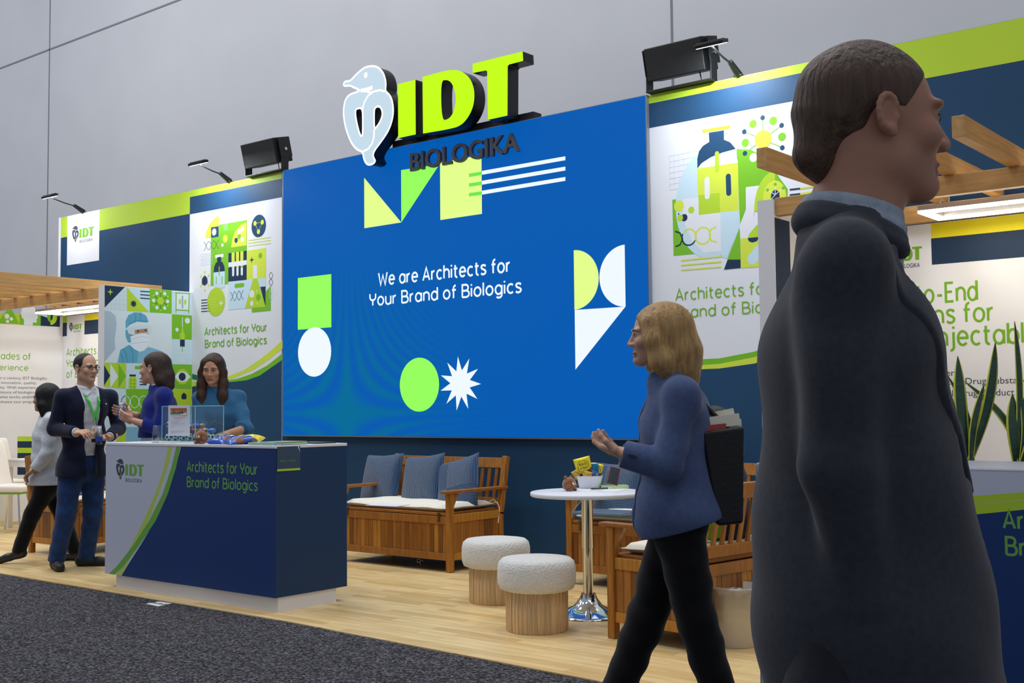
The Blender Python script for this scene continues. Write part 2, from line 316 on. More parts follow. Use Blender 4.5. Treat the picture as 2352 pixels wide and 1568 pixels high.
# ------------------------------------------------------------------ smooth bodies: signed distances meshed by surface nets
class SDF:
    def __init__(s, h=.008): s.h = h; s.ops = []; s.cuts = []; s.fold = None
    def rc(s, a, b, ra, rb, k=.02, op='u', cap=None): s.ops.append(('rc', np.array(a, float), np.array(b, float), ra, rb, k, op, cap)); return s
    def ell(s, c, r, ax=None, k=.02, op='u'): s.ops.append(('el', np.array(c, float), np.array(r, float), None if ax is None else np.array(ax, float), 0, k, op, None)); return s
    def box(s, c, hf, ax=None, rd=.005, k=.01, op='u'): s.ops.append(('bx', np.array(c, float), np.array(hf, float), None if ax is None else np.array(ax, float), rd, k, op, None)); return s
    def chain(s, pts, rs, k=.015, op='u'):
        for i in range(len(pts)-1): s.rc(pts[i], pts[i+1], rs[i], rs[i+1], k, op)
        return s
    def cut(s, p, n): s.cuts.append((np.array(p, float), nrm(n))); return s       # keep the side n points away from
    def bound(s, o):
        if o[0] == 'rc': lo = np.minimum(o[1]-o[3], o[2]-o[4]); hi = np.maximum(o[1]+o[3], o[2]+o[4]); return lo, hi
        r = np.linalg.norm(o[2])+o[4] if o[0] == 'bx' else o[2].max()
        if o[3] is not None and o[0] == 'el': e = np.sqrt(((o[3]*o[2][:, None])**2).sum(0)); return o[1]-e, o[1]+e
        if o[0] == 'el': return o[1]-o[2], o[1]+o[2]
        return o[1]-r, o[1]+r
    def ev(s, o, P):
        if o[0] == 'rc':
            a, b, r1, r2 = o[1:5]; ba = b-a; l2 = ba@ba+1e-12; pa = P-a; t = np.clip((pa@ba)/l2, 0, 1); d = np.sqrt(((pa-t[..., None]*ba)**2).sum(-1))-(r1+(r2-r1)*t)
            if o[7] is not None: d = np.maximum(d, (P-b)@nrm(ba)-o[7])
            return d
        q = P-o[1]
        if o[3] is not None: q = q@o[3].T
        if o[0] == 'el':
            k0 = np.sqrt(((q/o[2])**2).sum(-1)); k1 = np.sqrt(((q/o[2]**2)**2).sum(-1))+1e-9; return k0*(k0-1)/k1
        e = np.abs(q)-(o[2]-o[4]); return np.sqrt((np.maximum(e, 0)**2).sum(-1))+np.minimum(e.max(-1), 0)-o[4]
    def mesh(s):
        h = s.h; B = [s.bound(o) for o in s.ops if o[6] == 'u']; lo = np.min([b[0] for b in B], 0)-4*h; hi = np.max([b[1] for b in B], 0)+4*h
        n = np.ceil((hi-lo)/h).astype(int)+1; f = np.full(n, .2, np.float32); ax = [(lo[i]+h*np.arange(n[i])).astype(np.float32) for i in range(3)]
        for o in s.ops:
            b = s.bound(o); m = o[5]+3*h; i0 = np.maximum(0, np.floor((b[0]-m-lo)/h).astype(int)); i1 = np.minimum(n, np.ceil((b[1]+m-lo)/h).astype(int)+1)
            if (i1 <= i0).any(): continue
            sl = tuple(slice(i0[k], i1[k]) for k in range(3)); P = np.stack(np.meshgrid(*[ax[k][sl[k]] for k in range(3)], indexing='ij'), -1); d = s.ev(o, P).astype(np.float32); g = f[sl]; k = max(o[5], 1e-4)
            if o[6] == 'u': hh = np.clip(.5+.5*(g-d)/k, 0, 1); f[sl] = g+(d-g)*hh-k*hh*(1-hh)
            else: d = -d; hh = np.clip(.5-.5*(g-d)/k, 0, 1); f[sl] = g+(d-g)*hh+k*hh*(1-hh)
        if s.fold or s.cuts:
            X, Y, Z = np.meshgrid(*ax, indexing='ij')
            if s.fold:
                a, w = s.fold; f += (a*np.sin(Z*w+2.6*np.sin(X*9+1)+2.1*np.sin(Y*8))*np.sin(X*11+Y*13+Z*6)+.6*a*np.sin(Z*w*1.9+X*17-Y*15)).astype(np.float32)
            for p, nn in s.cuts: f = np.maximum(f, ((X-p[0])*nn[0]+(Y-p[1])*nn[1]+(Z-p[2])*nn[2]).astype(np.float32))
        for i in range(3):
            sl = [slice(None)]*3; sl[i] = 0; f[tuple(sl)] = .1; sl[i] = -1; f[tuple(sl)] = .1
        ins = f < 0; C = np.zeros(tuple(np.array(f.shape)-1), np.int8); c8 = [(i, j, k) for i in (0, 1) for j in (0, 1) for k in (0, 1)]
        sh = lambda a, o: a[o[0]:a.shape[0]-1+o[0], o[1]:a.shape[1]-1+o[1], o[2]:a.shape[2]-1+o[2]]
        for o in c8: C += sh(ins, o)
        act = np.argwhere((C > 0) & (C < 8)); idx = np.full(C.shape, -1, np.int64); idx[tuple(act.T)] = np.arange(len(act))
        acc = np.zeros((len(act), 3)); cnt = np.zeros(len(act))
        for a in c8:
            for k in range(3):
                if a[k]: continue
                b = list(a); b[k] = 1; fa = f[tuple((act+a).T)]; fb = f[tuple((act+b).T)]; w = (fa < 0) != (fb < 0); t = np.where(w, fa/np.where(w, fa-fb, 1), 0)
                p = np.tile(np.array(a, float), (len(act), 1)); p[:, k] = t; acc += p*w[:, None]; cnt += w
        Vv = lo+h*(act+acc/cnt[:, None]); Q = []
        for k in range(3):
            sl = [slice(None)]*3; sl[k] = slice(0, -1); s2 = [slice(None)]*3; s2[k] = slice(1, None); e = np.argwhere(ins[tuple(sl)] != ins[tuple(s2)]); u, v = [(1, 2), (2, 0), (0, 1)][k]
            e = e[(e[:, u] > 0) & (e[:, v] > 0)]; du = np.zeros(3, int); du[u] = 1; dv = np.zeros(3, int); dv[v] = 1
            q = np.stack([idx[tuple((e-du-dv).T)], idx[tuple((e-dv).T)], idx[tuple(e.T)], idx[tuple((e-du).T)]], 1); fl = ins[tuple(e.T)]; q[~fl] = q[~fl][:, ::-1]; Q.append(q)
        Q = np.concatenate(Q); Q = Q[(Q >= 0).all(1)]
        return Vv, Q
def fast_mesh(name, parts, mats, parent, mi=None):           # parts: list of (verts, quads)
    off = 0; VV = []; QQ = []
    for v, q in parts: VV.append(v); QQ.append(q+off); off += len(v)
    v = np.concatenate(VV).astype(np.float32); q = np.concatenate(QQ).astype(np.int32); me = bpy.data.meshes.new(name)
    me.vertices.add(len(v)); me.vertices.foreach_set('co', v.ravel()); me.loops.add(q.size); me.loops.foreach_set('vertex_index', q.ravel()); me.polygons.add(len(q)); me.polygons.foreach_set('loop_start', np.arange(0, q.size, 4, dtype=np.int32)); me.polygons.foreach_set('loop_total', np.full(len(q), 4, np.int32))
    me.update(calc_edges=True); me.validate()
    for m in (mats if isinstance(mats, (list, tuple)) else [mats]): me.materials.append(m)
    if mi is not None: me.polygons.foreach_set('material_index', mi.astype(np.int32))
    me.polygons.foreach_set('use_smooth', np.ones(len(me.polygons), bool)); me.update()
    o = bpy.data.objects.new(name, me); COL.objects.link(o); o.parent = parent
    return o
# ================================================================== setting
YW, ZW = 7.640, 3.680            # booth wall plane and its top
YL = 7.588                       # face of the screen
def floor_wood():
    m = bpy.data.materials.new('floor_wood'); m.use_nodes = True; nt = m.node_tree; b = nt.nodes['Principled BSDF']
    tc = nt.nodes.new('ShaderNodeTexCoord'); mp = nt.nodes.new('ShaderNodeMapping'); nt.links.new(tc.outputs['Object'], mp.inputs[0])
    br = nt.nodes.new('ShaderNodeTexBrick'); br.inputs['Scale'].default_value = 1; br.inputs['Brick Width'].default_value = .62; br.inputs['Row Height'].default_value = .068
    br.inputs['Mortar Size'].default_value = .0012; br.offset = .37; br.inputs['Color1'].default_value = lin('#f0d59c'); br.inputs['Color2'].default_value = lin('#d2ad6c'); br.inputs['Mortar'].default_value = lin('#b8935a'); br.inputs['Bias'].default_value = -.25
    nt.links.new(mp.outputs[0], br.inputs['Vector'])
    m2 = nt.nodes.new('ShaderNodeMapping'); m2.inputs['Scale'].default_value = (2.2, 34, 1); nt.links.new(tc.outputs['Object'], m2.inputs[0])
    n = nt.nodes.new('ShaderNodeTexNoise'); n.inputs['Scale'].default_value = 1.6; n.inputs['Detail'].default_value = 6; nt.links.new(m2.outputs[0], n.inputs['Vector'])
    r = nt.nodes.new('ShaderNodeValToRGB'); r.color_ramp.elements[0].position = .32; r.color_ramp.elements[0].color = (.70, .62, .52, 1); r.color_ramp.elements[1].position = .6; r.color_ramp.elements[1].color = (1, 1, 1, 1)
    nt.links.new(n.outputs[0], r.inputs[0])
    mx = nt.nodes.new('ShaderNodeMix'); mx.data_type = 'RGBA'; mx.blend_type = 'MULTIPLY'; mx.inputs[0].default_value = .55
    nt.links.new(br.outputs['Color'], mx.inputs[6]); nt.links.new(r.outputs[0], mx.inputs[7]); nt.links.new(mx.outputs[2], b.inputs['Base Color'])
    b.inputs['Roughness'].default_value = .38; b.inputs['Specular IOR Level'].default_value = .4
    return m
def carpet():
    m = bpy.data.materials.new('aisle_carpet'); m.use_nodes = True; nt = m.node_tree; b = nt.nodes['Principled BSDF']
    tc = nt.nodes.new('ShaderNodeTexCoord')
    n = nt.nodes.new('ShaderNodeTexNoise'); n.inputs['Scale'].default_value = 75; n.inputs['Detail'].default_value = 4; n.inputs['Roughness'].default_value = .75; nt.links.new(tc.outputs['Object'], n.inputs['Vector'])
    r = nt.nodes.new('ShaderNodeValToRGB'); e = r.color_ramp.elements; e[0].position = .38; e[0].color = lin('#141418'); e[1].position = .64; e[1].color = lin('#86868c')
    k = e.new(.5); k.color = lin('#3c3b40')
    nt.links.new(n.outputs[0], r.inputs[0]); nt.links.new(r.outputs[0], b.inputs['Base Color'])
    bp = nt.nodes.new('ShaderNodeBump'); bp.inputs['Strength'].default_value = .8; bp.inputs['Distance'].default_value = .01; nt.links.new(n.outputs[0], bp.inputs['Height']); nt.links.new(bp.outputs[0], b.inputs['Normal'])
    b.inputs['Roughness'].default_value = 1; b.inputs['Specular IOR Level'].default_value = .1
    return m
edge = [onz(x, y)[:2] for x, y in ((0, 1316), (660, 1426), (1400, 1568))]
sl = (edge[1][1]-edge[0][1])/(edge[1][0]-edge[0][0]); sr = (edge[2][1]-edge[1][1])/(edge[2][0]-edge[1][0])
E_L = (-16.0, edge[0][1]+sl*(-16-edge[0][0])); E_R = (3.0, edge[2][1]+sr*(3-edge[2][0]))
EDGE = [E_L, tuple(edge[0]), tuple(edge[1]), tuple(edge[2]), E_R]
vs = [(x, y, 0) for x, y in EDGE]+[(3, 9.5, 0), (-16, 9.5, 0)]
tag(mesh_obj('floor', vs+[(x, y, -.03) for x, y, z in vs], [tuple(range(7)), (0, 7, 8, 1), (1, 8, 9, 2), (2, 9, 10, 3), (3, 10, 11, 4)], floor_wood()), kind='structure')
tag(mesh_obj('floor_aisle', [(-16, -3, -.006), (3, -3, -.006)]+[(x, y, -.006) for x, y in EDGE[::-1]], [tuple(range(7))], carpet()), kind='structure')
# big tilt-up concrete wall of the hall, with its panel joints
YH = 9.5
mw = mat('hall_concrete', '#b9bbc0', .9, noise=.03, nscale=1.2, bump=.02, bscale=90)
hw = MB().box(-34, 14, YH, YH+.2, -.03, 14).build('wall_back', mw); tag(hw, kind='structure')
jt = MB(); jm = mat('joint_sealant', '#77797e', .9)
zj = 7.006
for xj in (ony(113, 200, YH)[0], ony(1543, 50, YH)[0]): jt.box(xj-.011, xj+.011, YH-.006, YH, 0, 14)
jt.box(-34, 14, YH-.006, YH, zj-.013, zj+.013)
tag(jt.build('trim_joint', jm), kind='structure')
# ------------------------------------------------------------------ booth wall
XL0 = ony(142.5, 497, YW)[0]; XP0 = ony(438.5, 440, YW)[0]; XP1 = ony(649.6, 412, YW)[0]; XR0 = ony(1482, 222, YW)[0]; XR1 = XR0+1.58
navym = mat('booth_navy_fabric', '#1a4063', .6, spec=.25, bump=.05, bscale=500)
whitem = mat('booth_white_laminate', '#e4e6ec', .5, spec=.3)
wb = MB().box(XL0, 1.6, YW, YW+.08, 0, ZW).build('wall_booth', navym); tag(wb, kind='structure')
tag(MB().box(XL0-.06, XL0, YW-.01, YW+.08, 0, ZW).build('trim_booth_end', whitem), kind='structure')
X3, Y3, Z3 = (1, 0, 0), (0, 1, 0), (0, 0, 1)
def flat_panel(name, label, cat, x0, x1, y, z0, z1, m, t=.012):
    t0 = thing(name, label, cat, ((x0+x1)/2, y, z0))
    MB().box(x0-(x0+x1)/2, x1-(x0+x1)/2, -t, -.0005, 0, z1-z0).build('backing', m, t0)
    return t0
# ------------------------------------------------------------------ logo outlines, traced once on the sign
YS = 7.44                        # front of the raised sign
TS = lambda x, y: (740+x/4.523, 80+y/4.523)
gs = G((0, YS, 0), X3, Z3, TS)
SNAKE = [(238, 482), (290, 482), (340, 425), (400, 370), (450, 335), (520, 322), (580, 335), (630, 385), (655, 450), (664, 520), (655, 585), (700, 622), (728, 680), (742, 780), (730, 880), (695, 985), (645, 1065), (590, 1140), (545, 1200), (527, 1250), (540, 1285), (555, 1310), (535, 1337), (492, 1352), (458, 1338), (433, 1285), (422, 1212), (370, 1197), (322, 1150), (280, 1070), (240, 950), (222, 830), (226, 740), (246, 662), (290, 618), (350, 598), (400, 577), (335, 548), (290, 527), (230, 532), (222, 512)]
HOLE1 = [(345, 790), (360, 765), (420, 757), (424, 900), (422, 1035), (410, 1055), (392, 1035), (367, 945), (350, 860)]
HOLE2 = [(540, 790), (552, 755), (582, 740), (612, 755), (628, 800), (624, 850), (600, 910), (565, 960), (542, 985)]
LET_I = [(790, 500), (968, 455), (972, 1045), (790, 1080)]
LET_D = [(1042, 437), (1250, 380), (1350, 362), (1432, 370), (1510, 420), (1562, 500), (1585, 610), (1572, 740), (1522, 850), (1455, 930), (1370, 970), (1048, 1025)]
HOLE_D = [(1232, 480), (1290, 466), (1338, 488), (1372, 560), (1390, 650), (1380, 750), (1350, 832), (1310, 875), (1242, 893)]
LET_T = [(1563, 300), (2083, 172), (2088, 270), (1942, 308), (1927, 325), (1925, 838), (1722, 882), (1714, 378), (1700, 369), (1563, 397)]
def q(pts): return [gs.pt(*p) for p in pts]
def smooth_loop(P, n=3):
    P = [np.array(p) for p in P]
    for _ in range(n-1): P = [r for i in range(len(P)) for r in (.75*P[i]+.25*P[(i+1) % len(P)], .25*P[i]+.75*P[(i+1) % len(P)])]
    return [tuple(p) for p in P]
uSN = smooth_loop(q(SNAKE), 3); uH1 = smooth_loop(q(HOLE1), 3); uH2 = smooth_loop(q(HOLE2), 3)
uI, uT = q(LET_I), q(LET_T); uD = smooth_loop(q(LET_D[:1]*2+LET_D[1:-1]+LET_D[-1:]*2), 3); uHD = smooth_loop(q(HOLE_D), 3)
# straighten the letters on their own plane
def square(P):
    xs = sorted(p[0] for p in P); ys = sorted(p[1] for p in P); return xs[0], xs[-1], ys[0], ys[-1]
x0, x1, y0, y1 = square(uI); uI = [(x0, y1-.01), (x1, y1-.01), (x1, y0+.01), (x0, y0+.01)]
capb, capt = y0+.01, y1-.01
NECK = [[(398, 578), (470, 590), (520, 600)], [(655, 588), (600, 575), (540, 588), (480, 630), (440, 700), (424, 760), (424, 905)], [(542, 985), (540, 1060), (520, 1130), (480, 1185), (425, 1212)]]
MOUTH = [(405, 580), (470, 568), (525, 545)]
bx = ony(740+898/4.523, 80+1418/4.523, 7.555); bx1 = ony(740+2040/4.523, 80+1195/4.523, 7.555); btop = ony(740+898/4.523, 80+1230/4.523, 7.555)
LOGO_B = (bx[0], bx1[0], (bx[2]+bx1[2])/2, btop[2]-bx[2])
lx0 = min(p[0] for p in uSN); lx1 = max(p[0] for p in uT); lz0 = min(p[1] for p in uSN); lz1 = max(p[1] for p in uSN)
def print_logo(g, x0, y0, x1, y1, dark='grey', green='txt'):  # picture-pixel box of the whole mark: left/top of the snake, right of the T, foot of the snake
    a = g.pt(x0, y0); b = g.pt(x1, y1); sx = (b[0]-a[0])/(lx1-lx0); sy = (a[1]-g.pt(x0, y1)[1])/(lz1-lz0)
    f = lambda P: [(a[0]+(p[0]-lx0)*sx, a[1]+(p[1]-lz1)*sy) for p in P]
    g.fill([f(uSN), f(uH1), f(uH2)], dark)
    for ln in NECK: g.stroke_uv(f([gs.pt(*p) for p in ln]), .022*sx, 'white')
    g.fill([f(uI)], green); g.fill([f(uD), f(uHD)], green); g.fill([f(uT)], green)
    vs, fs, ns = font_mesh('BIOLOGIKA', 1.0, 0, .012); w = max(v[0] for v in vs)
    B = LOGO_B; k = (B[1]-B[0])*sx/w; zb = a[1]+(B[2]-lz1)*sy; hh = B[3]*sy/.729
    g.raw([(a[0]+(B[0]-lx0)*sx+v[0]*k, zb+v[1]*hh) for v in vs], fs, dark)
# ------------------------------------------------------------------ left header panel
t = flat_panel('wall_panel', 'navy wall panel with lime top band and small square logo tag, left of the poster', 'wall panel', XL0, XP0, YW, 0, ZW-.002, navym)
g = G((0, YW-.0125, 0), X3, Z3)
zl = [g.pt(142.5, 544.5)[1], g.pt(437.7, 492)[1]]; zl = sum(zl)/2
g.uv([(XL0, zl), (XP0, zl), (XP0, ZW-.003), (XL0, ZW-.003)], 'lime'); g.build('lime_band', t)
a = g.pt(155, 497); b = g.pt(227.5, 592); g.uv([(a[0], b[1]-.03), (b[0], b[1]-.03), (b[0], ZW-.003), (a[0], ZW-.003)], 'white')
g.build('logo_tag', t)
print_logo(g, 166, 520, 216, 557); g.build('logo', t)
# ------------------------------------------------------------------ left poster
t = flat_panel('wall_poster', 'tall white poster of mixed science icons beside the left edge of the screen', 'poster', XP0, XP1, YW, 0, ZW-.002, mat('poster_white', PR['white'], .55, spec=.25))
T4 = lambda x, y: (420+x/3.408, 440+y/3.408)
g = G((0, YW-.0125, 0), X3, Z3, T4)
zt = g.pt(70, 40)[1]; z2 = (g.pt(66, 171)[1]+g.pt(782, 47)[1])/2
g.uv([(XP0, zt), (XP1, zt), (XP1, ZW-.003), (XP0, ZW-.003)], 'lime'); g.uv([(XP0, z2), (XP1, z2), (XP1, zt), (XP0, zt)], 'navy'); g.build('top_band', t)
lo = [(780, 1315), (700, 1370), (600, 1440), (500, 1475), (400, 1487), (330, 1487), (200, 1508), (62, 1528)]
lu = [g.pt(*p) for p in lo]; lu[0] = (XP1, lu[0][1]); lu[-1] = (XP0, lu[-1][1])
g.uv(lu+[(XP0, .001), (XP1, .001)], 'navy')
g.poly([(784, 1155), (700, 1235), (600, 1315), (480, 1395), (380, 1435), (250, 1470), (62, 1490), (62, 1527), (200, 1506), (330, 1482), (420, 1450), (560, 1390), (680, 1310), (784, 1223)], 'yel')
g.poly([(784, 1262), (660, 1360), (540, 1425), (430, 1463), (330, 1480), (400, 1487), (500, 1475), (600, 1440), (700, 1370), (784, 1312)], 'green')
g.poly([(62, 1422), (130, 1440), (200, 1458), (330, 1475), (330, 1484), (150, 1482), (62, 1465)], 'dgreen')
g.build('swoosh', t)
g.rect(220, 270, 500, 705, 'green'); g.poly([(283, 184), (240, 215), (205, 262), (183, 315), (175, 366), (283, 345)], 'yel')
g.rect(221, 280, 281, 352, 'navy'); g.star(245, 316, 32, 22, 12, 'white')
for i in range(5): g.line([(320+7*i, 190-i), (320+7*i, 306-i)], 1.2, 'mist2')
g.circ(332, 368, 30, 'yel'); g.circ(310, 418, 13, 'white')
g.poly([(498, 238), (452, 262), (410, 310), (388, 370), (378, 437), (498, 420)], 'yel')
for x, y, k in ((465, 292, 'white'), (440, 315, 'white'), (465, 372, 'white'), (441, 352, 'green'), (417, 381, 'navy')): g.star(x, y, 24, 20, 3, k, 30); g.circ(x, y, 20, k)
g.helix(163, 428, 283, 410, 32, 3, 1.6, 'navy2'); 
g.circ(594, 268, 88, 'navy')
g.line([(565, 248), (622, 239), (592, 313), (565, 248)], 1.6, 'lime')
for x, y in ((565, 248), (622, 239), (592, 313)): g.circ(x, y, 19, 'yel')
for i in range(3): g.line([(512, 382+22*i), (690, 356+24*i)], 3, 'yel')
g.rect(500, 462, 650, 678, 'yel'); g.star(540, 534, 28, 9, 4, 'navy2'); g.star(607, 501, 26, 20, 10, 'green')
g.rect(357, 482, 500, 690, 'navy2')
for x in (394, 428, 462):
    g.poly([(x-12, 478-(x-394)*.15), (x+12, 475-(x-394)*.15), (x+12, 590-(x-394)*.1), (x-12, 592-(x-394)*.1)], 'yel'); g.capsule(x, 600, x, 650-(x-394)*.1, 13, 'pale2')
g.rect(357, 555, 500, 572, 'white')
for i in range(7): g.line([(140, 492+14*i), (236, 480+14*i)], 1.0, 'mist')
g.rect(254, 496, 318, 512, 'white'); g.rect(269, 514, 300, 545, 'navy2'); g.poly([(241, 633), (245, 590), (258, 558), (285, 540), (312, 553), (325, 585), (329, 622)], 'navy2'); g.poly([(241, 633), (329, 622), (329, 750), (241, 765)], 'pale')
g.capsule(285, 590, 285, 650, 6, 'green'); g.capsule(262, 668, 262, 722, 5, 'green'); g.capsule(307, 665, 307, 718, 5, 'green')
g.poly([(357, 705), (648, 675), (648, 900), (357, 925)], 'pale')
g.circ(260, 862, 112, 'lime'); 
for i in range(5): g.line([(144, 850+22*i), (193+6*i, 845+22*i)], 3.5, 'navy2'); g.line([(190, 847+22*i), (270, 838+22*i)], 1.6, 'yel')
g.star(299, 872, 30, 9, 4, 'white'); g.capsule(415, 738, 470, 731, 17, 'green')
g.helix(372, 822, 475, 808, 34, 3, 2.2, 'navy2')
g.poly([(540, 912), (688, 735), (688, 930), (540, 945)], 'green'); g.poly([(606, 745), (648, 742), (648, 900)], 'navy2')
g.poly([(550, 680), (583, 677), (648, 900), (486, 914)], 'lime'); g.rect(550, 577, 582, 677, 'white')
for x, y, r, k in ((541, 800, 30, 'white'), (592, 827, 27, 'green'), (540, 874, 20, 'white'), (580, 776, 6, 'white'), (583, 875, 6, 'white')): g.circ(x, y, r, k)
g.star(171, 697, 44, 38, 3, 'navy2', 90); g.rect(157, 675, 186, 720, 'navy2')
for dx, dy in ((0, -72), (0, 74), (-30, -38), (32, -44), (-30, 40), (30, 36)): g.line([(171+dx*.5, 697+dy*.5), (171+dx, 697+dy)], 1.2, 'yel'); g.circ(171+dx, 697+dy, 9, 'yel')
g.helix(690, 630, 690, 735, 22, 2, 1.8, 'navy2', .5); g.helix(690, 740, 690, 840, 22, 2, 1.6, 'pale', .5)
g.build('artwork', t)
g.text('Architects for Your', (172, 1124), (657, 1072), 1066, 'txt'); g.text('Brand of Biologics', (175, 1220), (655, 1168), 1164, 'txt'); g.build('lettering', t)
# ------------------------------------------------------------------ right poster
t = flat_panel('wall_poster', 'tall white poster with a big vaccine vial beside the right edge of the screen', 'poster', XR0, XR1, YW, 0, ZW-.002, mat('poster_white', '#fff'))
T6 = lambda x, y: (1480+x/2.614, 250+y/2.614)
g = G((0, YW-.0125, 0), X3, Z3, T6)
zt = g.pt(5, -26)[1]; z2 = g.pt(5, 120)[1]
g.uv([(XR0, zt), (XR1, zt), (XR1, ZW-.003), (XR0, ZW-.003)], 'lime'); g.uv([(XR0, z2), (XR1, z2), (XR1, zt), (XR0, zt)], 'navy'); g.build('top_band', t)
up = [(30, 1478), (240, 1507), (450, 1497), (660, 1457), (900, 1370), (1090, 1270)]; dn = [(1090, 1360), (900, 1455), (660, 1528), (450, 1558), (240, 1566), (30, 1535)]
U1 = [g.pt(*p) for p in up]; D1 = [g.pt(*p) for p in dn]; U1[0] = (XR0, U1[0][1]); D1[-1] = (XR0, D1[-1][1]); U1[-1] = (XR1, U1[-1][1]); D1[0] = (XR1, D1[0][1])
g.uv(D1[::-1]+[(XR1, .001), (XR0, .001)], 'navy'); g.uv(U1+D1, 'green')
M1 = [g.pt(*p) for p in ((30, 1512), (240, 1545), (450, 1530), (660, 1490), (1000, 1350))]; M1[0] = (XR0, M1[0][1]); g.uv(M1+D1[1:], 'yel')
g.build('swoosh', t)
for i in range(7): g.line([(150, 285+34*i), (318, 250+34*i)], 1, 'mist'); g.line([(150+28*i, 285-6*i), (153+28*i, 488-5*i)], 1, 'mist')
g.poly([(168, 545), (290, 530), (400, 860), (176, 882)], 'green')
g.circ(395, 568, 330, 'pale', sq=.72)
g.poly([(553, 240), (640, 245), (720, 290), (760, 340), (860, 480), (860, 600), (765, 640), (610, 600), (575, 700), (563, 420)], 'green')
g.circ(655, 292, 26, 'white'); g.circ(652, 90, 24, 'green'); g.circ(773, 71, 25, 'green'); g.circ(826, 167, 25, 'green'); g.circ(606, 203, 24, 'green')
for x, y in ((710, 53), (824, 99), (828, 233), (604, 267), (600, 137)): g.line([(712, 183), (x, y)], 2.2, 'green'); g.circ(x, y, 15, 'navy')
g.circ(713, 182, 55, 'yel')
g.poly([(318, 358), (318, 300), (328, 255), (352, 222), (390, 198), (387, 143), (478, 128), (478, 185), (515, 200), (545, 235), (560, 290), (562, 320)], 'navy')
g.poly([(348, 125), (516, 97), (516, 117), (349, 145)], 'lime')
g.poly([(318, 358), (345, 325), (400, 290), (470, 262), (550, 240), (562, 322)], 'pale2')
g.poly([(317, 358), (562, 322), (568, 610), (326, 637)], 'yel'); g.poly([(324, 518), (452, 504), (455, 622), (327, 637)], 'lime')
g.capsule(376, 425, 378, 525, 17, 'white'); g.capsule(504, 406, 507, 505, 17, 'navy'); g.capsule(436, 268, 437, 368, 14, 'lime')
g.poly([(230, 540), (325, 530), (327, 637), (456, 622), (462, 855), (360, 865), (290, 800), (245, 700), (232, 620)], 'white')
g.poly([(456, 622), (568, 610), (572, 700), (495, 900), (462, 885)], 'pale')
g.circ(282, 607, 21, 'lime'); g.circ(208, 583, 34, 'yel'); g.circ(240, 653, 22, 'navy2'); g.circ(215, 655, 20, 'lime'); g.circ(206, 631, 5, 'navy2')
c = [(185, 735), (215, 745), (230, 780), (215, 815), (188, 827)]
g.line(c, 4.5, 'navy2'); g.ring(268, 770, 48, 4.5, 'navy2', 150, 330); g.ring(268, 770, 48, 4.5, 'yel', -30, 150); g.ring(352, 762, 50, 4.5, 'yel'); g.line([(432, 708), (402, 722), (390, 755), (402, 792), (434, 800)], 4.5, 'yel')
for i in range(3): g.line([(220, 910+29*i), (463, 886+31*i)], 4, 'yel')
g.poly([(500, 905), (578, 905), (578, 955), (478, 965)], 'navy2'); g.poly([(572, 712), (498, 905), (578, 903), (574, 770)], 'green')
g.poly([(609, 470), (712, 457), (680, 520), (655, 640), (762, 640), (762, 770), (576, 778), (572, 700), (610, 605)], 'white')
g.poly([(576, 778), (800, 757), (800, 940), (580, 955)], 'yel'); g.capsule(655, 768, 690, 725, 33, 'lime'); g.poly([(620, 775), (692, 768), (675, 795), (648, 803), (628, 795)], 'navy2'); g.capsule(650, 900, 690, 850, 34, 'pale')
g.circ(790, 600, 230, 'lime', 90, 180, .62); g.circ(782, 530, 100, 'yel', sq=.75); g.star(786, 515, 34, 28, 3, 'navy2'); g.rect(763, 500, 812, 545, 'navy2')
for dx, dy in ((0, -62), (48, -40), (-46, -28), (-44, 52)): g.line([(786, 515), (786+dx, 515+dy)], 2, 'white'); g.circ(786+dx, 515+dy, 10, 'green')
for i in range(2): g.line([(873, 485+32*i), (936, 478+32*i)], 5, 'navy2'); g.line([(936, 478+32*i), (1020, 466+32*i)], 5, 'yel')
g.build('artwork', t)
g.text('Architects for Your', (190, 1150), (985, 1085), 1083, 'txt', .125); g.text('Brand of Biologics', (192, 1255), (975, 1195), 1190, 'txt', .125); g.build('lettering', t)
# ------------------------------------------------------------------ right header panel
t = flat_panel('wall_panel', 'navy wall panel with wide lime top band, above the right-hand pergola', 'wall panel', XR1, 1.5, YW, 0, ZW-.002, navym)
g = G((0, YW-.0125, 0), X3, Z3); zl = g.pt(2352, 138)[1]
g.uv([(XR1, zl), (1.5, zl), (1.5, ZW-.003), (XR1, ZW-.003)], 'lime'); g.build('printed_bands', t)
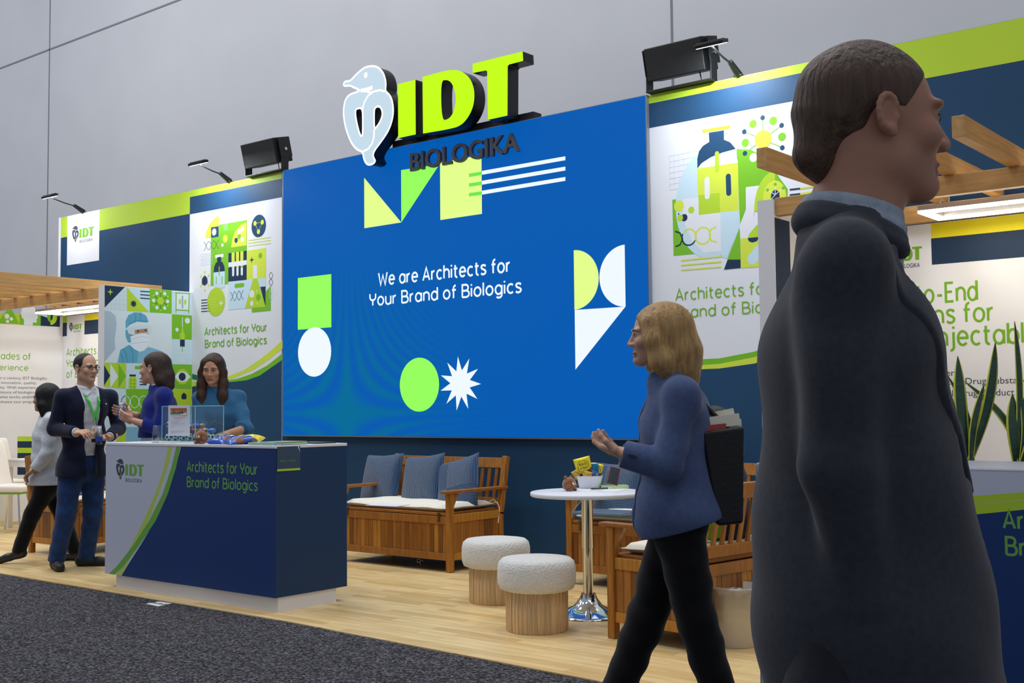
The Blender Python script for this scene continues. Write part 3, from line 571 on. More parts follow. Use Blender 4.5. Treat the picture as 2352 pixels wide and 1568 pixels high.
# ------------------------------------------------------------------ big screen
XS0, XS1, ZS0, ZS1 = -9.084, -4.7736, 1.0059, 3.6693
t = thing('video_wall', 'big blue video wall showing We are Architects for Your Brand of Biologics', 'screen', ((XS0+XS1)/2, YW-.013, ZS0))
MB().box(XS0-.012, XS1+.012, YL+.004, YW-.013, ZS0-.012, ZS1+.006).build('frame', mat('screen_frame', '#8f97a3', .4, .6), t, world=True)
def screen_mat():
    m = bpy.data.materials.new('screen_blue'); m.use_nodes = True; nt = m.node_tree; b = nt.nodes['Principled BSDF']
    tc = nt.nodes.new('ShaderNodeTexCoord'); sp = nt.nodes.new('ShaderNodeSeparateXYZ'); nt.links.new(tc.outputs['Object'], sp.inputs[0])
    def M(op, a, b2=None):
        n = nt.nodes.new('ShaderNodeMath'); n.operation = op
        for i, v in enumerate((a, b2)):
            if v is None: continue
            if isinstance(v, (int, float)): n.inputs[i].default_value = v
            else: nt.links.new(v, n.inputs[i])
        return n.outputs[0]
    u0 = ony(796, 948, YL); t0 = ((XS0+XS1)/2, ZS0)
    du = M('SUBTRACT', sp.outputs[0], float(u0[0]-t0[0])); dv = M('SUBTRACT', sp.outputs[2], float(u0[2]-t0[1]))
    w = M('COSINE', M('MULTIPLY', M('MULTIPLY', du, dv), 70.0))
    r2 = M('ADD', M('MULTIPLY', du, du), M('MULTIPLY', dv, dv)); fade = M('POWER', 2.718, M('MULTIPLY', r2, -.75))
    f = M('MULTIPLY', M('ADD', M('MULTIPLY', w, .5), .5), fade)
    mx = nt.nodes.new('ShaderNodeMix'); mx.data_type = 'RGBA'; mx.inputs[6].default_value = lin((0, 100, 196)); mx.inputs[7].default_value = lin((0, 120, 168)); nt.links.new(f, mx.inputs[0])
    b.inputs['Base Color'].default_value = (.003, .004, .006, 1); b.inputs['Roughness'].default_value = .5; b.inputs['Specular IOR Level'].default_value = .04
    nt.links.new(mx.outputs[2], b.inputs['Emission Color']); b.inputs['Emission Strength'].default_value = .80
    return m
MB().box(XS0, XS1, YL, YL+.003, ZS0, ZS1).build('display', screen_mat(), t, world=True)
T7 = lambda x, y: (640+x*.4465, 320+y*.4465)
g = G((0, YL, 0), X3, Z3, T7, emis=True)
g.poly([(440, 197), (631, 427), (441, 457)], 'lime'); g.poly([(630, 158), (828, 128), (631, 427)], 'green')
g.rect(830, 120, 1046, 383, 'lime')
for i in range(3): g.poly([(979, 176+50*i), (1046, 165+51*i), (1046, 183+51*i), (979, 194+50*i)], 'leaf'); g.poly([(1046, 162+51*i), (1475, 87+53*i), (1475, 107+53*i), (1046, 182+51*i)], 'white')
g.rect(99, 713, 271, 966, 'green'); g.circ(184, 1093, 127, 'white'); g.circ(723, 1261, 139, 'green'); g.star(934, 1255, 141, 68, 11, 'white', 96)
a = g.pt(1518, 570); b = g.pt(1523, 876); r = (a[1]-b[1])/2; g.uv(arc(a[0], (a[1]+b[1])/2, r, r, 90, -90, 24), 'lime')
a2 = g.pt(1780, 541); b2 = g.pt(1784, 860); r2 = (a2[1]-b2[1])/2; g.uv(arc(a2[0], (a2[1]+b2[1])/2, r2, r2, 90, 270, 24), 'white')
g.poly([(1523, 877), (1784, 860), (1527, 1184)], 'white')
g.build('screen_graphic', t)
g.text('We are Architects for', (515, 750), (1190, 682), 688, 'white', .16); g.text('Your Brand of Biologics', (470, 855), (1247, 789), 796, 'white', .16)
g.build('lettering', t)
# ------------------------------------------------------------------ raised logo sign over the screen
xm = (lx0+lx1)/2
t = thing('logo_sign', 'illuminated logo sign with white snake and lime letters above the screen', 'sign', (xm, YS+.145, ZS1+.006))
black = mat('sign_black_return', '#0b0d0f', .35, spec=.4); faceL = mat('sign_face_lime', '#c2ff0a', .4, emit=.98, spec=.1); faceS = mat('sign_face_ice', '#c9dfee', .4, emit=.92, spec=.1); glow = mat('sign_face_white', '#fbfdff', .4, emit=1.1, spec=.1)
def solid(name, splines, y0, y1, mf, ms, parent, bev=.004):
    d = (y1-y0)/2; vs, fs, ns = curve_mesh(splines, d, 0)
    V2 = [(x, y0+d-z, y) for x, y, z in vs]; V2 = [tuple(parent_inv(parent) @ Vector(v)) for v in V2]
    mi = [0 if n[2] > .9 else 1 for n in ns]
    return mesh_obj(name, V2, fs, [mf, ms], mi, parent, False)
sn = solid('snake_emblem', [uSN, uH1, uH2], YS, YS+.145, faceS, black, t)
g = G((0, YS, 0), X3, Z3, TS, off=.001, step=.0003); g.start()
wl = .019
for P in (uSN, uH1, uH2): g.stroke_uv(list(P)+[P[0]], wl, 'white')
for ln in NECK: g.stroke_uv(smooth_loop([gs.pt(*p) for p in ln]+[gs.pt(*p) for p in ln[::-1]], 1)[:len(ln)], wl, 'white')
g.line(MOUTH, 20, 'white'); g.circ(455, 420, 31, 'white', sq=.8)
ol = g.b.build('outline', [glow], sn, world=True)
solid('letter_face', [uI], YS, YS+.145, faceL, black, t); solid('letter_face', [uD, uHD], YS, YS+.145, faceL, black, t); solid('letter_face', [uT], YS, YS+.145, faceL, black, t)
cx = 0
vs, fs, ns = font_mesh('BIOLOGIKA', 1.0, .5, .018); w = max(v[0] for v in vs); k = (LOGO_B[1]-LOGO_B[0])/w; hh = LOGO_B[3]/.729
V2 = [tuple(parent_inv(t) @ Vector((LOGO_B[0]+v[0]*k, 7.571-v[2]*.030, LOGO_B[2]+v[1]*hh))) for v in vs]
mesh_obj('lower_lettering', V2, fs, mat('sign_charcoal', '#3d424b', .6), None, t)
xa = ony(898, 340, YS+.15)[0]; xb = ony(1222, 270, YS+.15)[0]
MB().box(xa, xb, YW-.03, YW+.08, ZS1+.006, ZS1+.07).build('mounting_bar', mat('sign_bar', '#14171b', .5), t, world=True)
for P in (uI, uD, uT):
    c = sum(p[0] for p in P)/len(P); zb = min(p[1] for p in P); MB().box(c-.02, c+.02, YS+.1, YW-.03, ZS1+.02, max(zb+.05, ZS1+.06)).build('strut', black, t, world=True)
# ------------------------------------------------------------------ divider wall of the left pod
FX, FY0, FZ = -10.642, 6.566, 2.551
t = thing('divider_wall', 'white divider wall with green and blue icon tiles and masked scientist', 'divider', (FX-.06, (FY0+YW)/2, 0))
MB().box(FX-.12, FX, FY0, YW-.013, 0, FZ).build('panel', whitem, t, world=True)
T8 = lambda x, y: (230+x/4.236, 650+y/4.236)
g = G((FX+.0004, 0, 0), Y3, Z3, T8)
yb = g.pt(893, 100)[0]; g.uv([(FY0+.02, .02), (YW-.015, .02), (YW-.015, FZ-.01), (FY0+.02, FZ-.01)], 'pale')
g.poly([(44, 20), (242, 37), (44, 238)], 'navy2'); g.star(99, 86, 34, 10, 4, 'lime')
g.poly([(242, 37), (258, 38), (258, 272), (44, 258), (44, 238)], 'mist')
for i in range(5): g.line([(70+40*i, 225-40*i), (70+40*i, 262)], .8, 'mist2'); 
for i in range(4): g.line([(210-35*i, 80+40*i), (258, 84+42*i)], .8, 'mist2')
g.poly([(260, 38), (478, 285), (260, 272)], 'lime'); g.star(325, 201, 40, 22, 14, 'navy2')
for i in range(3): g.line([(390, 79+33*i), (482, 85+34*i)], 5.5, 'navy2')
g.poly([(482, 55), (697, 72), (695, 297), (482, 285)], 'green')
for dx, dy in ((0, -92), (70, -42), (70, 45), (0, 92), (-68, 40), (-68, -52)):
    g.line([(588+dx*.35, 172+dy*.35), (588+dx, 172+dy)], 2.5, 'navy2'); g.circ(588+dx, 172+dy, 10, 'lime')
for dx, dy in ((-36, -73), (40, -70), (68, 6), (40, 70), (-36, 66), (-68, -4)): g.circ(588+dx, 172+dy, 18, 'white')
g.circ(588, 172, 37, 'lime')
g.rect(742, 96, 865, 262, 'white'); 
for P in ([(730, 95), (875, 103)], [(740, 260), (868, 268)], [(740, 95), (738, 288)], [(865, 103), (862, 295)]): g.line(P, 5, 'green')
g.capsule(777, 165, 775, 195, 11, 'lime'); g.capsule(828, 170, 826, 200, 11, 'lime'); g.capsule(801, 130, 801, 238, 9, 'sky')
g.poly([(697, 302), (893, 315), (891, 550), (697, 542)], 'green'); g.circ(849, 365, 29, 'white'); g.circ(748, 452, 19, 'white')
g.line([(801, 332), (800, 430)], 3.5, 'white'); g.poly([(797, 425), (806, 425), (812, 485), (823, 488), (823, 547), (776, 545), (777, 485), (789, 483)], 'lime'); g.rect(777, 548, 823, 618, 'navy2'); g.line([(800, 620), (799, 668)], 4, 'green'); g.line([(752, 673), (845, 676)], 4, 'white'); g.line([(799, 676), (798, 760)], 4, 'white'); g.line([(772, 757), (823, 760)], 6, 'white')
# the photograph print: a masked worker in cap and goggles
g.poly([(42, 262), (697, 302), (697, 788), (38, 772)], 'paleg'); g.poly([(42, 265), (100, 275), (150, 320), (160, 400), (140, 560), (150, 640), (38, 772)], 'mist2')
g.poly([(165, 775), (195, 650), (280, 600), (330, 640), (400, 668), (470, 620), (600, 660), (697, 740), (697, 787)], 'sky'); g.poly([(195, 650), (285, 600), (330, 640), (370, 665), (360, 775), (180, 775)], 'teal')
for P in ([(225, 640), (255, 700), (262, 772)], [(200, 680), (218, 730), (225, 772)], [(300, 620), (320, 690), (318, 770)]): g.line(P, 3, 'dteal')
g.poly([(248, 520), (245, 460), (280, 440), (300, 470), (300, 580), (270, 575)], 'teal'); g.poly([(300, 430), (470, 420), (478, 540), (400, 668), (310, 600), (290, 520)], 'skin')
g.poly([(248, 445), (246, 370), (275, 310), (335, 283), (400, 288), (448, 318), (470, 372), (455, 385), (360, 375), (290, 405)], 'teal'); 
for P in ([(280, 395), (350, 365), (465, 372)], [(330, 290), (345, 330), (338, 368)], [(385, 288), (395, 330), (390, 370)]): g.line(P, 2.5, 'dteal')
g.poly([(260, 440), (330, 415), (470, 405), (502, 425), (500, 480), (470, 490), (320, 505), (275, 490)], 'mist'); g.poly([(335, 455), (460, 440), (465, 480), (400, 488), (340, 498)], 'skin')
g.circ(368, 466, 10, 'navy2'); g.circ(440, 458, 9, 'navy2')
g.poly([(292, 520), (400, 485), (480, 500), (474, 580), (430, 655), (385, 668), (330, 640), (305, 590)], 'pale2'); g.line([(300, 545), (400, 520), (475, 530)], 2, 'mist2'); g.line([(310, 590), (400, 575), (468, 575)], 2, 'mist2')
# lower tiles
g.poly([(38, 772), (253, 777), (250, 1025), (36, 1010)], 'lime'); g.poly([(38, 795), (98, 900), (36, 1000)], 'navy2'); g.poly([(98, 778), (175, 908), (98, 1020)], 'pale2'); g.poly([(178, 780), (252, 905), (176, 1026)], 'green')
g.rect(338, 805, 430, 838, 'green'); g.rect(285, 888, 347, 907, 'navy2'); g.poly([(290, 907), (340, 908), (355, 940), (352, 1027), (276, 1025), (277, 940)], 'lime')
for x in (300, 332):
    for y in (943, 978, 1010): g.circ(x, y, 11, 'green')
for i in range(3): g.line([(385, 930+28*i), (452, 932+28*i)], 5.5, 'navy2')
g.poly([(697, 788), (893, 792), (890, 1030), (697, 1025)], 'green'); g.circ(800, 910, 75, 'lime'); g.poly([(718, 910), (760, 870), (800, 858), (840, 872), (884, 912), (840, 952), (800, 963), (760, 950)], 'pale2'); g.circ(798, 910, 40, 'navy2')
g.poly([(697, 1030), (890, 1032), (890, 1275), (697, 1270)], 'lime'); g.star(815, 1100, 36, 31, 3, 'navy2'); g.rect(795, 1085, 837, 1130, 'navy2')
g.poly([(252, 1030), (480, 1030), (480, 1280), (252, 1280)], 'green')
for i, (cx, k) in enumerate(((247, 'navy2'), (335, 'pale2'), (420, 'pale2'))): g.ring(cx, 1155, 58, 3.4, k if i else 'navy2', 90, 270, .8); g.ring(cx, 1155, 58, 3.4, 'pale2', -90, 90, .8)
g.poly([(150, 1540), (250, 1420), (250, 1540)], 'lime'); g.poly([(252, 1400), (470, 1400), (470, 1540), (252, 1540)], 'sky')
g.build('printed_tiles', t)
# ------------------------------------------------------------------ left pod: back wall, side wall
XC = -13.23
t = thing('pod_wall', 'white lit back wall of the left pod with small logo and green heading', 'wall panel', ((XC+FX-.12)/2, YW-.03, 0))
MB().box(XC, FX-.12, YW-.05, YW-.0135, 0, 2.43).build('panel', whitem, t, world=True)
g = G((0, YW-.05, 0), X3, Z3); T1z = lambda x, y: (x/5.2267, 600+y/5.2267); g.T = T1z
g.poly([(733, 655), (803, 645), (803, 735), (733, 742)], 'lime'); g.poly([(733, 742), (803, 735), (803, 895), (733, 905)], 'navy2')
zz = [g.pt(1015, 620)[1], g.pt(1015, 712)[1], g.pt(1015, 878)[1]]; xx = g.pt(1015, 700)[0]
g.uv([(xx, zz[1]), (FX-.13, zz[1]), (FX-.13, 2.425), (xx, 2.425)], 'yell'); g.uv([(xx, zz[2]), (FX-.13, zz[2]), (FX-.13, zz[1]), (xx, zz[1])], 'navy2'); g.build('printed_bands', t)
print_logo(g, 832, 738, 985, 845); g.T = lambda x, y: (x, y); g.build('logo', t)
g.text('Architects for', (153, 817), (246, 812), 801, 'txt'); g.text('Your Brand', (153, 842), (226, 838), 826, 'txt'); g.text('of Biologics', (153, 867), (234, 863), 851, 'txt'); g.build('lettering', t)
t = thing('pod_wall', 'white lit side wall at far left with icon strip and Decades of Experience text', 'wall panel', (XC-.05, 6.6, 0))
MB().box(XC-.1, XC, 5.35, YW-.0135, 0, 2.43).build('panel', whitem, t, world=True)
g = G((XC+.0004, 0, 0), Y3, Z3, T1z)
zb = (g.pt(0, 748)[1]+g.pt(715, 786)[1])/2; y1_ = YW-.052; zt_ = 2.428
def col(xa, xb, k): a = g.pt(xa, 600)[0]; b = min(g.pt(xb, 600)[0], y1_); g.uv([(a, zb), (b, zb), (b, zt_), (a, zt_)], k)
col(-160, 235, 'lime'); col(235, 490, 'green'); col(490, 720, 'navy2')
g.poly([(75, 540), (125, 545), (232, 750), (-40, 745), (75, 600)], 'green'); 
for x, y, r in ((82, 658, 30), (136, 690, 20), (91, 720, 20)): g.circ(x, y, r, 'white')
g.poly([(250, 620), (262, 570), (300, 530), (360, 523), (410, 545), (432, 590), (458, 680), (440, 690), (440, 735), (393, 735), (393, 766), (288, 762), (288, 700), (262, 670)], 'pale2'); g.poly([(430, 628), (608, 612), (608, 690)], 'pale')
g.circ(607, 650, 80, 'green', 90, 270, .55); g.circ(607, 655, 108, 'lime', -90, 90, .8); g.circ(607, 652, 60, 'navy2', -90, 90, .5); g.build('artwork', t)
g.T = lambda x, y: (x, y)
g.text('Decades of', (-34, 823), (70, 825), 808, 'txt', .13); g.text('Experience', (-34, 849), (64, 850), 836, 'txt', .13)
for i, s in enumerate(('For more than a century, IDT Biologika', 'has stood for innovation, quality,', 'and reliability. With experience across', 'the long history of biologics, our', 'team knows what works, enabling us to', 'help advance your program.')):
    xe = (107, 84, 118, 100, 104, 88)[i]; y = 870+11.2*i; g.font(s, (xe-len(s)*4.3, y-.6), (xe, y+.4), y-7.2, 'grey')
g.poly([(40, 1002), (96, 1002), (96, 1013), (40, 1013)], 'lime'); g.poly([(40, 1013), (96, 1013), (96, 1028), (40, 1028)], 'navy2'); g.poly([(40, 1028), (96, 1028), (96, 1040), (40, 1040)], 'lime'); g.poly([(40, 1040), (96, 1040), (96, 1090), (40, 1090)], 'navy2')
g.build('lettering', t)
# ------------------------------------------------------------------ right pod walls
RX, RY0, RZ = -3.225, 6.60, 2.535
t = thing('divider_wall', 'white divider wall end under the front beam of the right pergola', 'divider', (RX-.05, 7.1, 0))
MB().box(RX-.11, RX, RY0, YW-.0135, 0, RZ).build('panel', whitem, t, world=True)
g = G((RX+.0004, 0, 0), Y3, Z3); g.uv([(RY0+.01, .5), (RY0+.22, .5), (RY0+.22, 2.42), (RY0+.01, 2.42)], 'navy2'); g.build('printed_bands', t)
t = thing('pod_wall', 'white lit back wall of the right pod with End-to-End Solutions text', 'wall panel', (-1.0, YW-.03, 0))
MB().box(RX, 1.45, YW-.06, YW-.0135, 0, 2.43).build('panel', whitem, t, world=True)
g = G((0, YW-.0604, 0), X3, Z3)
xx = g.pt(2139, 560)[0]; zz = [g.pt(2140, 547.5)[1], g.pt(2141, 608)[1]]
g.uv([(xx, zz[0]), (1.4, zz[0]), (1.4, 2.428), (xx, 2.428)], 'yell'); g.uv([(xx, zz[1]), (1.4, zz[1]), (1.4, zz[0]), (xx, zz[0])], 'navy2'); g.build('printed_bands', t)
print_logo(g, 2030, 560, 2119, 614); g.build('logo', t)
g.text('End-to-End', (2012, 703), (2244, 689), 662, 'txt', .135); g.text('Solutions for', (1992, 751), (2282, 736), 711, 'txt', .135); g.text('the Injectables', (2040, 799), (2412, 783), 757, 'txt', .135)
for s, a, b in (('Process Development', (1985, 868), (2205, 857)), ('Microbial Drug Substance', (2124, 884), (2372, 876)), ('Commercial Drug Product', (2080, 911), (2330, 904))): g.font(s, a, b, a[1]-15, 'grey')
g.build('lettering', t)
# ================================================================== pergolas over the two pods
oak = mat('pergola_oak', '#c79b62', .55, noise=.16, nscale=5, stretch=(9, .7, 9), spec=.3)
oakx = mat('pergola_oak_cross', '#c79b62', .55, noise=.16, nscale=5, stretch=(.7, 9, 9), spec=.3)
warm = mat('tube_light', '#fff3dc', .4, emit=22.0)
alu = mat('brushed_aluminium', '#b9bcc2', .35, 1.0)
def pergola(label, xs, x0, x1, yend, lights, zj=(2.545, 2.652), lab2=''):
    t = thing('pergola', label, 'pergola', ((x0+x1)/2, 7.0, 2.43))
    for x in xs: MB().box(x, x+.062, yend, YW-.07, zj[0], zj[1]).build('joist', oak, t, .002, 1, world=True)
    for y in (6.62, YW-.14): MB().box(x0, x1, y, y+.06, 2.432, 2.544).build('cross_beam', oakx, t, .002, 1, world=True)
    for (a, b, c, d) in lights:
        f = thing('ring_lamp', lab2, 'light', ((a+b)/2, (c+d)/2, 2.40)); m = MB()
        w = .045
        for bx in ((a, b, c, c+w), (a, b, d-w, d), (a, a+w, c+w, d-w), (b-w, b, c+w, d-w)): m.box(bx[0], bx[1], bx[2], bx[3], 2.385, 2.40)
        m.build('tube', warm, f, world=True)
        m = MB()
        for bx in ((a, b, c, c+w), (a, b, d-w, d), (a, a+w, c+w, d-w), (b-w, b, c+w, d-w)): m.box(bx[0], bx[1], bx[2], bx[3], 2.4005, 2.43)
        m.build('housing', alu, f, world=True)
        for q1 in (a+.1, b-.1):
            for q2 in (c+.1, d-.1): MB().cyl((q1, q2, 2.43), (q1, q2, 2.545), .006, n=8).build('hanger', alu, f, world=True)
XJ = ony(1738, 386, 5.71)[0]
XJb = ony(2187, 320, 5.71)[0]; sp = (XJb-XJ)/3
pergola('oak pergola on the right with thick joists over white pod', [XJ+sp*i for i in range(8)], RX+.001, 1.4, 5.71, [(-2.42, -1.25, 6.86, 7.22)], lab2='bright rectangular strip light under the right pergola')
XK = onx(397, 655, -11.13)[0]
pergola('oak pergola at far left roofing the white meeting pod', [-11.19-sp*i for i in range(7)], XC-.05, FX-.121, 5.62, [(-12.55, -11.0, 6.86, 7.22)], lab2='bright rectangular strip light under the left pergola')
# ================================================================== arm lamps and loudspeakers on the wall top
blk = mat('lamp_black', '#131516', .35, spec=.5); lampface = mat('lamp_face', '#ffffff', .4, emit=14.0)
def arm_lamp(bpx, hpx, label, watts, el=.115):
    B = ony(bpx[0], bpx[1], YW+.02); B[2] = ZW
    H = onx(hpx[0], hpx[1], B[0])
    t = thing('arm_lamp', label, 'lamp', B); p = H-B
    MB().box(-.035, .035, -.05, .06, 0, .012).build('clamp', blk, t, .003)
    d = nrm(p); MB().cyl((0, -.02, .012), tuple(d*.16+V(0, 0, .035)), .03, .02, 16).build('driver', blk, t)
    MB().tube([d*.13+V(0, 0, .03), p*.6+V(0, 0, .01), p], .0075, 8).build('arm', blk, t)
    ax = nrm(V(1, 0, 0)); n = nrm(V(0, .35, -1)); w = np.cross(n, ax)
    h = MB(); prof = []
    h.obox(p-n*.014, (el, .048, .014), (ax, w, n)); h.obox(p-n*.03, (el*.85, .036, .006), (ax, w, n)); hd = h.build('lamp_head', blk, t, .008, 3)
    MB().obox(p+n*.0015, (el*.9, .04, .001), (ax, w, n)).build('light_panel', lampface, hd)
    l = bpy.data.lights.new('arm_light', 'AREA'); l.energy = watts; l.size = .2; l.shape = 'RECTANGLE'; l.size_y = .07; l.color = (.9, .96, 1)
    o = bpy.data.objects.new('arm_light', l); COL.objects.link(o); o.location = tuple(B+p+n*.006); o.rotation_euler = Vector(tuple(n)).to_track_quat('-Z', 'Y').to_euler()
arm_lamp((196, 482), (115, 453), 'lit black arm lamp at the left end over the logo tag', 6)
arm_lamp((532, 411), (456, 377), 'black arm lamp above the white poster left of the screen', 15)
arm_lamp((1700, 168), (1634, 105), 'lit black arm lamp above the white poster right of the screen', 17)
spk = mat('speaker_black', '#0c0e10', .6, bump=.4, bscale=260); spkb = mat('speaker_bracket', '#121315', .5); chrome = mat('polished_chrome', '#d8dce2', .06, 1.0)
def speaker(x0, x1, label, dark):
    t = thing('loudspeaker', label, 'speaker', ((x0+x1)/2, YW-.03, ZW)); w = (x1-x0)/2; hw = w-.035
    b = MB(); b.box(-w, w, -.05, .05, 0, .012); 
    for s in (-1, 1): b.box(s*w-(.012 if s > 0 else 0), s*w+(.012 if s < 0 else 0), -.045, .045, .012, .29)
    b.build('bracket', spkb, t, .002)
    a = math.radians(14); u = V(1, 0, 0); f = V(0, -math.cos(a), -math.sin(a)); n = np.cross(u, f)
    c = V(0, 0, .22); n = n if n[2] > 0 else -n
    body = MB().obox(c, (hw, .105, .125), (u, f, n)).build('cabinet', spkb, t, .006)
    MB().obox(c+f*.1065, (hw-.006, .0025, .119), (u, f, n)).build('grille', spk, body, .002)
    for s in (-1, 1):
        MB().cyl((s*w, 0, .22), (s*(w+.014), 0, .22), .016, n=14).build('bolt', chrome, t)
        MB().obox(V(s*(w-.004), 0, .24), (.005, .075, .1), (u, f, n)).build('side_plate', spkb, t, .002)
    MB().tube([(hw-.1, .02, .1), (hw-.09, .03, .03), (hw-.05, .06, .012)], .005, 6).build('cable', spkb, t)
sx0 = ony(570, 408, YW-.03)[0]; sx1 = ony(655, 396, YW-.03)[0]
speaker(sx0, sx1, 'black loudspeaker on the wall top left of the screen', 0)
sx0 = ony(1491, 212, YW-.03)[0]; sx1 = ony(1641, 184, YW-.03)[0]
speaker(sx0, sx1, 'black loudspeaker on the wall top right of the screen', 0)
# ================================================================== reception counter with its print
CX0, CX1, CY0, CY1, CZ1, CZ0 = -7.585, -5.695, 4.701, 5.300, 1.031, .093
wlam = mat('counter_white', '#e3e4ea', .45, spec=.35); cnavy = mat('counter_navy', PR['counter'], .5, spec=.3)
t = thing('reception_counter', 'navy and white reception counter with Architects for Your Brand lettering', 'counter', ((CX0+CX1)/2, (CY0+CY1)/2, 0))
MB().box(CX0+.10, CX1-.012, CY0+.03, CY1-.085, 0, CZ0).build('plinth', wlam, t, world=True)
MB().box(CX0, CX1, CY0, CY1, CZ0, CZ1-.018).build('body', mat('counter_navy_side', '#14365f', .5, spec=.3), t, world=True)
MB().box(CX0-.002, CX1+.002, CY0-.003, CY1+.002, CZ1-.018, CZ1).build('worktop', wlam, t, .002, 1, world=True)
g = G((0, CY0-.0004, 0), X3, Z3)
xw = [g.pt(x, y) for x, y in ((437, 1021), (425, 1070), (403, 1130), (375, 1190), (340, 1250), (300, 1300), (276, 1322))]
def fr(pts): return [g.pt(*p) for p in pts]
ztop, zbot = CZ1-.018, CZ0
F = [(CX0, zbot), (CX1, zbot), (CX1, ztop), (CX0, ztop)]; g.uv(F, 'counter')
edge_out = fr([(414, 1021), (402, 1075), (382, 1135), (357, 1190), (322, 1245), (285, 1292), (258, 1318)]); edge_out[0] = (edge_out[0][0], ztop); edge_out[-1] = (edge_out[-1][0], zbot)
g.uv([(CX0, zbot), (CX0, ztop)]+edge_out, 'lav')
def band(A, B, k):
    A = fr(A); B = fr(B); A[0] = (A[0][0], ztop); B[0] = (B[0][0], ztop); A[-1] = (A[-1][0], zbot); B[-1] = (B[-1][0], zbot); g.uv(A+B[::-1], k)
band([(386, 1021), (374, 1075), (352, 1140), (320, 1210), (288, 1265), (270, 1300), (262, 1319)], [(416, 1021), (403, 1075), (383, 1135), (358, 1192), (324, 1250), (292, 1300), (279, 1322)], 'lav')
band([(386, 1021), (376, 1075), (358, 1130), (330, 1195), (300, 1255), (280, 1300), (267, 1321)], [(396, 1021), (385, 1075), (366, 1130), (342, 1195), (312, 1255), (290, 1300), (279, 1322)], 'clime')
band([(405, 1021), (393, 1075), (373, 1135), (343, 1195), (306, 1252), (270, 1298), (250, 1316)], [(415, 1021), (404, 1075), (385, 1135), (358, 1195), (320, 1252), (284, 1300), (263, 1320)], 'cgreen')
g.build('printed_front', t)
print_logo(g, 267, 1053, 331, 1100, 'grey', 'cgreen'); g.build('logo', t)
g.text('Architects for Your', (430, 1082), (591, 1088), 1059, 'cgreen', .14); g.text('Brand of Biologics', (430, 1117), (591, 1124), 1095, 'cgreen', .14); g.build('lettering', t)
# ================================================================== second counter at the right, mostly behind the passer-by
A2 = onz(1733, 1062, 1.02)
t = thing('reception_counter', 'second counter at the right with white top band and lime stripe', 'counter', (A2[0]+.9, A2[1]+.3, 0))
bx0, bx1, by0, by1 = A2[0], A2[0]+1.95, A2[1], A2[1]+.56
MB().box(bx0, bx1, by0, by1, .09, 1.02).build('body', mat('counter_grey_end', '#8d92a0', .5), t, .012, 3, world=True)
MB().box(bx0+.08, bx1-.08, by0+.04, by1-.08, -.006, .09).build('plinth', wlam, t, world=True)
g = G((0, by0-.0006, 0), X3, Z3)
g.uv([(bx0+.012, .10), (bx1-.012, .10), (bx1-.012, 1.008), (bx0+.012, 1.008)], 'lav')
cu = fr([(1800, 1568), (1880, 1420), (1980, 1290), (2080, 1215), (2150, 1190), (2352, 1170), (2700, 1150)]); cl = fr([(1760, 1568), (1850, 1400), (1950, 1255), (2060, 1170), (2140, 1146), (2352, 1130), (2700, 1112)])
cl2 = [(a[0]*.55+b[0]*.45, a[1]*.55+b[1]*.45) for a, b in zip(cl, cu)]
g.uv(cu+[(bx1-.012, cu[-1][1]), (bx1-.012, .10), (cu[0][0], .10)], 'counter'); g.uv(cl+cu[::-1], 'lime'); g.stroke_uv(cl2, .008, 'clime'); g.build('printed_front', t)
g.text('Architects for Your', (2306, 1212), (2790, 1206), 1172, 'cgreen', .15); g.text('Brand of Biologics', (2312, 1273), (2775, 1266), 1233, 'cgreen', .15); g.build('lettering', t)
# plant trough behind it with snake plants
white_pot = mat('planter_white', '#dfe2e6', .4)
pb = (A2[0]+.75, A2[0]+1.7, by1+.08, by1+.36)
tp = thing('planter', 'tall white planter box standing behind the right-hand counter', 'planter', ((pb[0]+pb[1])/2, (pb[2]+pb[3])/2, 0))
MB().box(pb[0], pb[1], pb[2], pb[3], 0, 1.0).build('box', white_pot, tp, .01, 2, world=True); MB().box(pb[0]+.02, pb[1]-.02, pb[2]+.02, pb[3]-.02, 1.0, 1.004).build('soil', mat('potting_soil', '#3a2c20', 1, noise=.3), tp, world=True)
leafm = mat('snake_leaf', '#21462f', .4, noise=.35, nscale=9, stretch=(1, 1, 6), coat=.3); leafe = mat('snake_leaf_edge', '#c9cc3c', .45)
def leaf(par, base, tip, w, bend, tw=0.3):
    b = np.array(base, float); e = np.array(tip, float); n = 16; d = e-b; side = nrm(V(_R[0], _R[1], 0)); perp = nrm(np.cross(side, d)); P = []; mi = []; F = []
    for i in range(n+1):
        s = i/n; c = b+d*s+side*bend*math.sin(s*math.pi)+perp*.02*math.sin(s*2.4); wd = 1.45*w*(.55+.9*s)*(1-s**3.2)+.0012; q = side*math.cos(tw*s)+perp*math.sin(tw*s); f = perp*(.25*wd)
        for k, m in ((-1, 0), (-.72, .5), (0, 1), (.72, .5), (1, 0)): P.append(c+q*wd*k+f*m)
        for k, m in ((1, 0), (0, 1), (-1, 0)): P.append(c+q*wd*k*.98+f*m-perp*.004*(1 if k == 0 else .2))
    for i in range(n):
        a = i*8; c = a+8
        for k in range(7): F.append((a+k, a+k+1, c+k+1, c+k)); mi.append(1 if k in (0, 3) else 0)
        F.append((a+7, a, c, c+7)); mi.append(1)
    mesh_obj('leaf', P, F, [leafm, leafe], mi, par, True)
ym = (pb[2]+pb[3])/2
def plant(px, label, leaves):
    b = ony(px, 1062, ym); t = thing('snake_plant', label, 'plant', (b[0], ym, 1.002))
    for (bx, tx, ty, w, be) in leaves:
        B = ony(bx, 1090, ym); B[2] = 1.002; T = ony(tx, ty, ym+.02); leaf(t, B-V(b[0], ym, 1.002), T-V(b[0], ym, 1.002), w, be)
